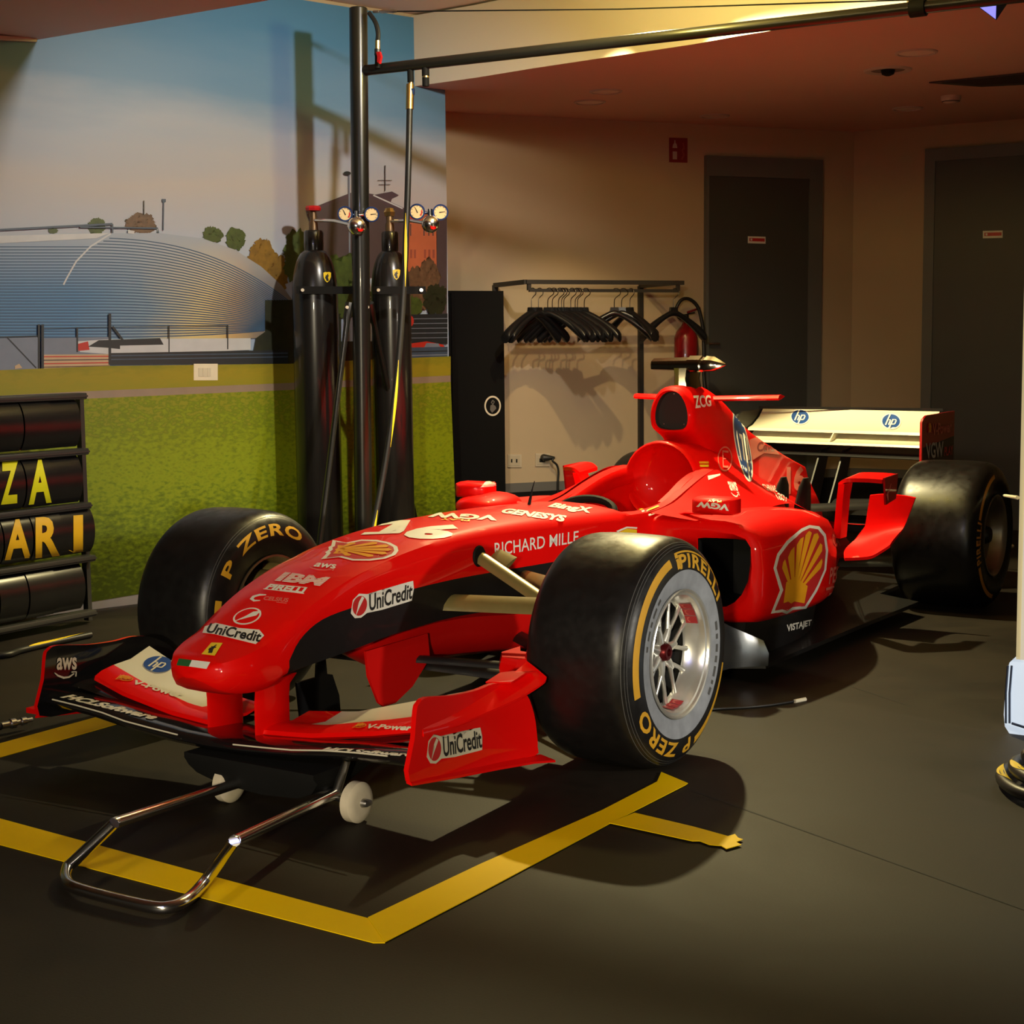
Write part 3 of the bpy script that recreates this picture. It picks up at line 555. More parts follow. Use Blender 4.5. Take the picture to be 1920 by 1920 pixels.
for sx in (1, -1):
    sp = MB(); rs = [spring(*r, sx) for r in crom(SP, 4)]
    sp.loft([duct(sx, 1.155), duct(sx, 1.142), [tuple(.5*(a+b) for a, b in zip(p, q)) for p, q in zip(duct(sx, 1.128), [(x, 1.128, z) for x, y, z in rs[0]])]]+rs, True, (False, True))
    if sx > 0:
        ts = bvh(sp); LF = .0028
        decal(sp, ts, ((1452, 985), (1556, 985), (1540, 1152), (1446, 1152)), [poly2d([(.0, .52), (.06, .68), (.22, .82), (.48, .96), (.62, 1.0), (.80, .985), (.93, .90), (1.0, .72), (1.0, .50), (.90, .32), (.86, .26), (.68, .07), (.42, .055), (.30, .01), (.20, .03), (-.02, .01), (.14, .27)], 1, .035), poly2d([(.05, .52), (.10, .655), (.26, .795), (.50, .925), (.63, .965), (.78, .95), (.89, .875), (.955, .71), (.955, .50), (.86, .335), (.80, .26), (.645, .10), (.40, .085), (.30, .045), (.20, .06), (.05, .045), (.20, .275)], 2, .035)], .0025, .0012)
        ribs = [((.30, .16), (.34, .60), (.18, .50)), ]
        yp = [[(.21, .13), (.30, .15), (.36, .125), (.42, .15), (.62, .13), (.66, .32), (.40, .42), (.24, .36)]]
        base = (.40, .20)
        for (x0, y0, x1, y1) in [(.15, .52, .20, .62), (.25, .64, .36, .76), (.40, .78, .52, .87), (.55, .89, .66, .915), (.70, .90, .80, .87), (.83, .80, .875, .71), (.885, .63, .88, .52)]:
            mx_, my_ = .5*(x0+x1), .5*(y0+y1)
            yp.append([(base[0]+(x0-base[0])*.10, base[1]+(y0-base[1])*.10), (base[0]+(x1-base[0])*.10+.012, base[1]+(y1-base[1])*.10), (x1, y1), (mx_+(mx_-base[0])*.04, my_+(my_-base[1])*.04), (x0, y0)])
        decal(sp, ts, ((1452, 985), (1556, 985), (1540, 1152), (1446, 1152)), [poly2d(p_, 3, .035) for p_ in yp], .0052, .00005)
        decal(sp, ts, ((1556, 1064), (1584, 1058), (1582, 1085), (1553, 1096)), [T('PERO', 4, 0, 0, 1, 1, .02)])
        decal(sp, ts, ((1548, 1102), (1578, 1094), (1578, 1098), (1548, 1107)), [poly2d([(0, 0), (1, 0), (1, 1), (0, 1)], 4, .3)])
        decal(sp, ts, ((1554, 1112), (1570, 1108), (1568, 1124), (1552, 1128)), [T('DI', 4, 0, 0, 1, 1, .02)])
        decal(sp, ts, ((1558, 1000), (1568, 1003), (1575, 1024), (1564, 1026)), [T('CA', 4, 0, 0, 1, 1, .02)])
        decal(sp, ts, ((1348, 1000), (1378, 1003), (1378, 1010), (1348, 1008)), [T('aws', 4, 0, 0, 1, 1, .03)][0:0])
    sp.build('sidepod', [RED, WHT, REDP, SHELLY, PINK], car, 50)
    dk = MB(); dk.loft([duct(sx, 1.150), duct(sx, 1.45)], True, (False, True)); dk.build('radiator_duct', MATB, car)
    # black lower flank
    fl = MB(); fl.loft([[(sx*(.24), y, .02+.04), (sx*(xo-.10), y, .06), (sx*(xo-.075), y, zb+.03), (sx*.24, y, zb+.03)] for y, xo, zt, zb in crom(SP[1:-1], 3)])
    if sx > 0:
        tf = bvh(fl)
        decal(fl, tf, ((1474, 1171), (1521, 1161), (1521, 1175), (1476, 1188)), [T('VISTAJET', 1, 0, 0, 1, 1, .03, .15)]); decal(fl, tf, ((1530, 1158), (1545, 1153), (1543, 1165), (1528, 1170)), [T('SK', 1, 0, 0, 1, 1, .03, .15)])
    fl.build('lower_flank', [CARB, WHT], car)
# ---- floor panel
fp = MB(); out = [(.18, .55), (.30, .95), (.685, 1.16), (.70, 2.0), (.72, 2.72), (.50, 2.85), (.48, 3.45)]
fp.prism([Vector((x, y, .05)) for x, y in out]+[Vector((-x, y, .05)) for x, y in out[::-1]], (0, 0, .016)); fp.build('floor_panel', CARB, car)
# ---- bargeboards
BARGE = mat('dark_mirror_lacquer', (.22, .23, .24), .24, .9, 0, .2, 12)
for sx in (1, -1):
    bb = MB(); top = [(.50, .62, .30), (.545, .83, .28), (.575, .98, .245), (.598, 1.07, .205), (.676, 1.160, .150)]; bot = [(.50, .62, .075), (.555, .83, .068), (.592, .98, .064), (.614, 1.075, .062), (.692, 1.165, .060)]
    rgs = []
    for (a, b) in zip(crom(top, 5), crom(bot, 5)):
        a, b = Vector(a), Vector(b); m_ = a.lerp(b, .5)+Vector((.012, 0, 0)); o_ = Vector((-.012, 0, 0))
        rgs.append([(sx*p.x, p.y, p.z) for p in (a, m_, b, b+o_, m_+o_, a+o_)])
    bb.loft(rgs); bb.build('bargeboard', BARGE, car, 40)
    tv = MB(); x0 = .128
    if sx < 0:
        tv.prism([Vector((-.13, y, z)) for y, z in [(-.40, .205), (-.39, .12), (-.385, .085), (-.20, .075), (-.205, .13), (-.235, .20), (-.26, .207), (-.27, .30), (-.30, .30), (-.31, .206)]], (-.008, 0, 0)); tv.build('turning_vane', CARB, car); continue
    tv.prism([Vector((sx*(x0+dx), y, z)) for dx, y, z in [(0, -.395, .325), (.0, -.385, .25), (.004, -.345, .165), (.006, -.325, .150), (.008, -.27, .150), (.012, -.19, .185), (.012, -.10, .255), (.005, -.10, .33)]], (-sx*.008, 0, 0)); 
    tv.f[0], tv.f[1] = tv.f[0], tv.f[1]; tv.m[1] = 1
    tv.build('turning_vane', [REDM, CARB], car)
# ---- winglets in front of the rear tyres
for sx in (1, -1):
    wl = MB(); S = lambda x, y, z: Vector((sx*x, y, z))
    def plate(pts, off, mi=0): wl.prism([S(*p) for p in pts], S(*off)-S(0, 0, 0), mi)
    secs = [[S(x, y, z) for x, y, z in r] for r in ([(.55, 2.14, .40), (.585, 2.13, .40), (.585, 2.20, .40), (.55, 2.21, .40)], [(.59, 2.07, .57), (.62, 2.06, .57), (.62, 2.14, .57), (.59, 2.15, .57)], [(.605, 2.05, .630), (.63, 2.05, .630), (.63, 2.14, .630), (.605, 2.14, .630)])]
    wl.loft(secs)
    wl.loft([[S(x, y+dy, z+dz) for dy, dz in ((0, -.008), (0, .008), (.16, .020), (.16, .004))] for x, y, z in crom([(.60, 2.06, .625), (.62, 2.06, .640), (.645, 2.07, .645), (.70, 2.12, .642), (.745, 2.16, .636)], 3)])
    plate([(.745, 2.17, .650), (.745, 2.33, .656), (.745, 2.31, .555), (.745, 2.19, .540)], (.008, 0, 0), 1)
    rows_ = [[(1631, 929), (1652, 927), (1673, 928), (1696, 930), (1716, 934)], [(1626, 960), (1650, 958), (1668, 957), (1690, 957), (1707, 958)], [(1618, 996), (1640, 994), (1658, 992), (1678, 990), (1695, 988)], [(1590, 1023), (1615, 1021), (1640, 1014), (1662, 1005), (1685, 1000)], [(1582, 1036), (1610, 1036), (1636, 1030), (1656, 1022), (1674, 1013)], [(1584, 1046), (1610, 1045), (1634, 1042), (1654, 1031), (1669, 1021)]]
    ys_ = (2.42, 2.42, 2.41, 2.36, 2.28, 2.20); off_ = ((0, .012, .002), (0, .012, 0), (0, .012, 0), (0, .009, -.008), (0, .002, -.012), (0, .0, -.012))
    front_ = [[PX(u, v, 1, yq) for u, v in r_] for r_, yq in zip(rows_, ys_)]
    front_ = [[Vector((sx*p.x, p.y, p.z)) for p in r_] for r_ in front_]
    front_ = [[Vector(p) for p in crom([tuple(q) for q in r_], 3)] for r_ in front_]; nc = len(front_[0])
    cols_ = [crom([tuple(front_[r_][c_])+off_[r_] for r_ in range(6)], 3) for c_ in range(nc)]
    wl.loft([[Vector(q[:3]) for q in cc_]+[Vector(q[:3])+Vector(q[3:]) for q in cc_[::-1]] for cc_ in cols_])
    if sx > 0:
        tw = bvh(wl)
        decal(wl, tw, ((1651, 906), (1671, 906), (1672, 940), (1652, 940)), [strokes([(.18, .95), (.10, .78), (.30, .62), (.55, .42), (.62, .05)], [.12, .2, .22, .22, .07], 2), strokes([(.55, .46), (.72, .55), (.92, .98)], [.12, .07, .04], 2), strokes([(.12, .66), (-.05, .58)], .1, 2)])
    wl.build('rear_winglet', [RED, DRED, PINK], car, 40)
# exhaust chimneys behind the engine cover
for x in (.26, .36, -.26):
    ch = MB(); ch.tube([(x, 2.25, .46), (x+.0, 2.27, .55), (x-.005, 2.30, .62)], [.055, .04, .012], 14, 0, True, flat=(.35, 1.0, (0, .0, 1))) if False else ch.loft([[(x+.022*s_*cos(a), 2.28+dy+.075*s_*sin(a), z) for a in [2*pi*k/16 for k in range(16)]] for z, s_, dy in ((.42, 1.1, -.02), (.52, 1.0, 0), (.59, .75, .02), (.625, .35, .03))])
    ch.build('exhaust_shroud', CARB, car)
# ---- front wing
fw = bpy.data.objects.new('front_wing', None); COL.objects.link(fw); fw.location = (0, -.78, .15); par(fw, car)
def xz(x, t): return interp(abs(x), t[0], t[1])
XT = [0, .10, .25, .45, .60, .66]
mp = MB(); rgs = []
for k in range(45):
    x = -.66+1.32*k/44
    z = interp(abs(x), [0, .12, .3, .45, .6, .66], [.153, .154, .166, .182, .190, .190]); yl = interp(abs(x), [0, .2, .66], [-.925, -.92, -.905])
    ch = .21
    prof = [(0, .0), (.012, .013), (.05, .018), (.12, .012), (ch, .004), (ch, -.002), (.12, -.010), (.05, -.016), (.012, -.012)]
    rgs.append([(x, yl+a, z+b) for a, b in prof])
mp.loft(rgs); tm = bvh(mp)
decal(mp, tm, ((130, 1302), (302, 1344), (286, 1351), (112, 1309)), [T('HCLSoftware', 1, 0, 0, 1, 1, .05, .3)])
decal(mp, tm, ((610, 1402), (775, 1414), (775, 1420), (600, 1408)), [T('HCLSoftware', 1, 0, 0, 1, 1, .05, .3)])
for sx in (-1, 1):
    r_ = [[(sx*x, -.914+(.0 if x > .3 else -.008), interp(x, [0, .12, .3, .45, .6, .66], [.153, .154, .166, .182, .190, .190])+.0135+dz) for dz in (0,)][0] for x in [.1, .2, .3, .4, .5, .6]]
    mp.tube(r_, .0022, 6, 1)
mp.build('main_plane', [GLOSSB, CREAM], fw, 40)
LEy = lambda x: interp(x, [.08, .25, .45, .6, .655], [-.80, -.795, -.785, -.757, -.745]); LEz = lambda x: interp(x, [.08, .25, .45, .6, .655], [.166, .176, .205, .230, .236])
TEy = lambda x: interp(x, [.08, .25, .45, .6, .655], [-.60, -.595, -.565, -.535, -.525]); TEz = lambda x: interp(x, [.08, .25, .45, .6, .655], [.188, .205, .256, .294, .300])
for sx in (-1, 1):
    fp_ = MB(); rgs = []; xs = [.085+.57*k/20 for k in range(21)]
    if sx < 0: xs = [x for x in xs if x <= .6]+[.60]
    xs = sorted(set(xs))
    for x in xs:
        y0, z0, y1, z1 = LEy(x), LEz(x), TEy(x), TEz(x); L = Vector((0, y1-y0, z1-z0)); nn = Vector((0, -L.z, L.y)).normalized()
        pr = [(0, 0), (.03, .010), (.15, .014), (.34, .010), (.36, .009), (.65, -.004), (1, 0), (1, -.004), (.65, -.012), (.3, -.004), (.05, -.010)]
        rgs.append([tuple(Vector((sx*x, y0, z0))+L*a+nn*b) for a, b in pr])
    fp_.loft(rgs, True, (True, True), [0, 0, 0, 0, 1, 1, 1, 1, 1, 0, 0])
    for k, f in enumerate(fp_.f):
        if fp_.m[k] == 1 and max(abs(fp_.v[i][0]) for i in f) < .215: fp_.m[k] = 0
    tf = bvh(fp_)
    if sx < 0:
        decal(fp_, tf, ((279, 1228), (330, 1236), (316, 1266), (262, 1256)), art_hp(2, 1))
        decal(fp_, tf, ((226, 1266), (253, 1271), (246, 1280), (216, 1275)), rot90(art_shell(3, 4, 3)))
        decal(fp_, tf, ((254, 1276), (345, 1300), (340, 1312), (248, 1283)), [T('V-Power', 1, 0, 0, 1, 1, .04, .15)])
    else:
        decal(fp_, tf, ((672, 1358), (690, 1358), (684, 1366), (660, 1366)), rot90(art_shell(3, 4, 3)))
        decal(fp_, tf, ((692, 1359), (776, 1361), (772, 1370), (686, 1367)), [T('V-Power', 1, 0, 0, 1, 1, .04, .15)])
    fp_.build('flap', [RED, CREAM, BLU, SHELLY, REDP], fw, 40)
    mf = MB(); rgs = []   # dark middle slat between main plane and flap
    for x in [.09+.56*k/16 for k in range(17)]:
        z = interp(x, [.12, .3, .45, .6, .66], [.160, .168, .190, .212, .215])
        rgs.append([(sx*x, -.80+a, z+b) for a, b in ((0, 0), (.03, .008), (.10, .010), (.10, .004), (.03, -.006))])
    mf.loft(rgs); mf.build('slat', GLOSSB, fw, 40)
    # hanging pylon
    py = MB(); rgs = []
    for z, dy, dx in ((.150, 0, 0), (.18, .0, 0), (.25, .0, 0), (.285, -.0, .004), (.31, -.02, .012)):
        rgs.append([(sx*(.086+dx)+q, y, z) for q, y in ((0, -.822+dy*.3), (.007, -.812), (.009, -.75), (.006, -.69-dy), (0, -.682-dy), (-.006, -.69-dy), (-.009, -.75), (-.007, -.812))])
    py.loft(rgs); py.build('wing_pylon', RED, fw, 40)
    # end plate
    ep = MB(); X = .662
    oz = [(-.916, .150), (-.895, .25), (-.884, .318), (-.872, .334), (-.84, .342), (-.73, .325), (-.62, .318), (-.55, .320), (-.47, .305), (-.39, .262), (-.352, .20), (-.338, .14), (-.335, .105), (-.350, .083), (-.55, .108), (-.75, .131)]
    oz = crom(oz, 3, True)
    ins = [(X-.006, y, z) for y, z in oz]; outp = [(X+.006, y, z) for y, z in oz]
    ep.prism([Vector((sx*(X-.007), y, z)) for y, z in oz], (sx*.014, 0, 0)); ep.m[0] = 1
    # flared foot and the swept upper shelf on the outside
    ft = [(-.916, .150), (-.75, .129), (-.55, .106), (-.40, .087), (-.30, .068)]
    ep.loft([[(sx*(X-.005), y, z+.006), (sx*(X+.012+.030*t), y, z-.004), (sx*(X+.012+.030*t), y, z-.010), (sx*(X-.005), y, z-.006)] for t, (y, z) in zip((0, .3, .6, .9, 1.), ft)])
    sh = crom([(-.862, .252, .004), (-.74, .252, .012), (-.62, .262, .028), (-.50, .278, .048), (-.40, .300, .060), (-.375, .31, .055)], 4)
    if sx > 0: ep.loft([[(sx*X, y, z+.030+.01*w_/.06), (sx*(X+w_*.6+.004), y, z+.018), (sx*(X+w_+.007), y, z+.002), (sx*(X+w_+.006), y, z-.004), (sx*(X+w_*.5+.004), y, z+.0), (sx*X, y, z-.03)] for y, z, w_ in sh])
    if sx > 0: ep.loft([[(sx*(X+dx), y, .318+.012*t+dz) for dx, dz in ((-.03, 0), (.05, .008), (.05, .004), (-.03, -.004))] for t, y in ((0, -.53), (1, -.46), (.4, -.40))])
    if sx > 0:
        tp = bvh(ep)
        decal(ep, tp, ((797, 1379), (901, 1362), (905, 1408), (799, 1436)), art_uni(5, 2, 3))
    else:
        tp = bvh(ep)
        decal(ep, tp, ((103, 1233), (145, 1232), (145, 1273), (100, 1273)), art_aws(2))
        ep.box((-.70, -.80, .27), (.04, .03, .01)); ep.box((-.70, -.89, .155), (.05, .03, .015))
    ep.build('endplate', [RED, GLOSSB, CREAM, BLK, PINK, REDP], fw, 40)
# ---- rear wing
rw = bpy.data.objects.new('rear_wing', None); COL.objects.link(rw); rw.location = (0, 3.6, .6); par(rw, car)
SK = lambda x: .13*(.5-x)-.02       # the wing sits a touch further back on the far side
def wingel(name, y0, z0, y1, z1, thick, camb, mats, mi=0, dec=None):
    m_ = MB(); rgs = []; A = Vector((0, y0, z0)); L = Vector((0, y1-y0, z1-z0)); nn = Vector((0, -L.z, L.y)).normalized()
    for x in [-.493+.986*k/12 for k in range(13)]:
        pr = [(0, 0), (.06, thick*.7), (.3, thick-camb), (.7, thick*.6-camb), (1, 0), (1, -.003), (.7, -thick*.2-camb), (.3, -thick*.5-camb), (.06, -thick*.6)]
        rgs.append([tuple(A+Vector((x, SK(x), 0))+L*a+nn*b) for a, b in pr])
    m_.loft(rgs, True, (True, True), mi)
    if dec: dec(m_)
    return m_.build(name, mats, rw, 40)
def hpdec(m_):
    t = bvh(m_); decal(m_, t, ((1482, 767), (1519, 768), (1519, 797), (1482, 797)), art_hp(1, 2, True)); decal(m_, t, ((1652, 775), (1690, 776), (1690, 806), (1652, 806)), art_hp(1, 2, True))
wingel('upper_flap', 3.50, .742, 3.70, .850, .012, .02, [CREAM, BLU, WHT], 0, hpdec)
wingel('lower_flap', 3.42, .688, 3.60, .745, .012, .016, [CREAM, BLK], 0)
wingel('wing_underside', 3.43, .632, 3.72, .694, .014, .012, [CARB], 0)
tr_ = MB(); tr_.box((0, 3.70+SK(0), .856), (.98, .004, .014)); tr_.build('gurney_flap', CARB, rw)
dv = MB(); dv.prism([Vector((0, 3.44+SK(0), .704)), Vector((0, 3.44+SK(0), .687)), Vector((0, 3.56+SK(0), .727)), Vector((0, 3.52+SK(0), .757))], (.006, 0, 0)); dv.build('flap_divider', CREAM, rw)
lw = MB(); lw.loft([[(x, 3.5+a, .34+b) for a, b in ((0, 0), (.05, .015), (.22, .02), (.22, .012), (.05, -.01))] for x in (-.48, .48)]); lw.build('lower_beam', CARB, rw)
for x in (-.06, .06):
    pl = MB(); pl.prism([Vector((x, 3.25, .30)), Vector((x, 3.52, .66)), Vector((x, 3.64, .67)), Vector((x, 3.45, .30))], (.008, 0, 0)); pl.build('wing_support', CARB, rw)
for sx in (-1, 1):
    ep = MB(); x = sx*.5; dy = SK(x)
    def O(pts): return [Vector((x, y+dy, z)) for y, z in pts]
    top = [(3.40, .70), (3.395, .80), (3.415, .845), (3.45, .862), (3.89, .872), (3.89, .745), (3.40, .70)][:-1]
    ep.prism(O([(3.40, .690), (3.395, .79), (3.41, .828), (3.45, .842), (3.89, .846), (3.89, .722)]), (sx*.010, 0, 0), 0)
    ep.prism(O([(3.40, .690), (3.89, .722), (3.89, .60), (3.80, .40), (3.55, .31), (3.42, .33)]), (sx*.010, 0, 0), 1)
    ep.prism([Vector((x, 3.385+dy, .36)), Vector((x, 3.385+dy, .81)), Vector((x, 3.40+dy, .83)), Vector((x, 3.41+dy, .36))], (sx*.011, 0, 0), 0)
    if sx < 0:
        ep.m = [1]*len(ep.m)
    else:
        tp = bvh(ep)
        decal(ep, tp, ((1737, 791), (1746, 790), (1747, 813), (1738, 814)), art_shell(4, 4, 3, False)); decal(ep, tp, ((1748, 795), (1784, 789), (1783, 810), (1748, 817)), [T('V-Power', 2, 0, 0, 1, 1, .03)])
        decal(ep, tp, ((1735, 831), (1768, 827), (1768, 856), (1736, 861)), [T('VGW', 5, 0, 0, 1, 1, .02)]); decal(ep, tp, ((1770, 838), (1786, 835), (1786, 852), (1770, 855)), [T('PLAY', 4, 0, 0, 1, 1, .02)])
    ep.build('endplate', [DRED, CARB, PINK, SHELLY, REDP, mat('dim_white_print', (.5, .48, .44), .5)], rw, 40)
# ---- mirrors
for sx in (1, -1):
    mi_ = MB(); cx = sx*.53 if sx < 0 else .50; cy_, cz_ = 1.13, .632 if sx < 0 else .618
    hx = .078 if sx > 0 else .070
    prof = [(1.0, .05), (1.0, .0), (.92, -.035), (.6, -.055), (.2, -.06)]
    mi_.loft([[(cx+hx*s_*a, cy_+dy, cz_+.030*s_*b+.004) for a, b in ((-1, -.8), (-.9, -1), (.9, -1), (1, -.8), (1, .8), (.9, 1), (-.9, 1), (-1, .8))] for s_, dy in prof[::-1]])
    mi_.box((cx, cy_+.051, cz_+.004), (hx*1.8, .003, .05), 1)
    if sx > 0:
        tmr = bvh(mi_); decal(mi_, tmr, ((1308, 938), (1368, 942), (1366, 958), (1306, 950)), [T('VGW', 2, 0, 0, 1, .78, .05, 0, .25, True), T('PLAY', 3, .32, .85, .75, 1.1, .03, 0, .25, True)])
    else: tmr = bvh(mi_); decal(mi_, tmr, ((905, 904), (938, 902), (932, 912), (900, 914)), [poly2d([(0, 0), (1, .1), (1, 1), (.2, 1)], 2, .3)])
    mo = mi_.build('mirror', [RED, mat('mirror_glass', (.6, .6, .6), .05, 1), CREAM, YELB], car, 40)
    sm = MB(); sm.tube([(cx-sx*.02, cy_+.02, cz_-.025), (sx*.36, 1.20, .585), (sx*.27, 1.22, .56)], [.012, .012, .015], 8, flat=(1.6, .6, (0, 0, 1))); sm.build('mirror_stalk', RED, mo)
    if sx > 0: continue
    mf_ = MB(); mf_.loft([[(sx*.475+(.115*sqrt(max(0, 1-t*t)))*cos(a), 1.15+.16*t, .580+(.050*sqrt(max(0, 1-t*t)))*sin(a)) for a in [2*pi*k/20 for k in range(20)]] for t in [-1+2*k/12 for k in range(13)]], True, (False, False)); mf_.build('mirror_fairing', RED, car, 60)
# ---- suspension
def arm(name, a, b, chord, th, m_, mid=None):
    t = MB(); A, B = Vector(a), Vector(b); D = (B-A).normalized(); F = Vector((0, -.78, -.62)); F = (F-D*F.dot(D)).normalized(); U = D.cross(F).normalized()
    pr = [(.5, 0), (.3, .42), (0, .5), (-.3, .34), (-.5, 0), (-.3, -.34), (0, -.5), (.3, -.42)]
    t.loft([[P+F*(chord*p)+U*(th*q) for p, q in pr] for P in (A, A.lerp(B, .5), B)]); return t.build(name, m_, car, 50)
for sx in (1, -1):
    S3 = lambda x, y, z: (sx*x, y, z)
    arm('upper_wishbone', S3(.18, -.07, .425), S3(.66, .0, .436), .068, .026, GOLDC); arm('upper_wishbone', S3(.205, .30, .452), S3(.66, .05, .450), .07, .026, GOLDC)
    pr_ = arm('pushrod', S3(.19, .09, .548), S3(.64, .01, .36), .046, .026, GOLDC)
    bt = MB(); bt.lathe([(-.004, .0), (-.004, .032), (.002, .034), (.006, .030), (.008, 0)], S3(.197, .085, .548), 'x', 16); bt.build('pushrod_grommet', MATB, car)
    arm('upper_fairing', S3(.20, .15, .535), S3(.27, .14, .515), .085, .016, GOLDC)
    arm('lower_wishbone', S3(.095, -.10, .235), S3(.66, .0, .205), .045, .018, CARB); arm('lower_wishbone', S3(.12, .42, .235), S3(.66, .06, .205), .045, .018, CARB)
    arm('track_rod', S3(.12, -.16, .262), S3(.66, -.06, .262), .03, .014, CARB)
    arm('rear_upper_wishbone', S3(.10, 2.75, .44), S3(.60, 3.05, .46), .05, .014, CARB); arm('rear_upper_wishbone', S3(.10, 3.30, .42), S3(.60, 3.08, .46), .05, .014, CARB)
    arm('rear_lower_wishbone', S3(.12, 2.70, .20), S3(.60, 3.05, .19), .05, .016, CARB); arm('driveshaft', S3(.08, 3.085, .33), S3(.62, 3.085, .33), .045, .045, CARB)
    bd = MB(); bd.loft([[S3(x, y, z) for y, z in ((-.10, .20), (-.13, .30), (-.08, .40), (.04, .43), (.10, .33), (.06, .21))] for x in (.50, .60)]); bd.build('brake_duct', DRED, car, 40)
    if sx < 0: continue
    bd = MB(); bd.loft([[S3(x, y+dy, z) for dy, z in ((0, .20), (-.015, .27), (.0, .30), (.10, .30), (.11, .2))] for x, y in ((.40, -.10), (.44, -.16), (.50, -.17), (.54, -.13))]); bd.build('brake_scoop', RED, car, 40)
gb = MB(); gb.loft([[(x*s_, y, .30+z*s_) for x, z in ((-.12, -.2), (-.14, 0), (-.10, .10), (.10, .10), (.14, 0), (.12, -.2))] for y, s_ in ((2.6, 1.2), (3.0, 1.0), (3.35, .7), (3.55, .3))]); gb.build('gearbox', CARB, car)
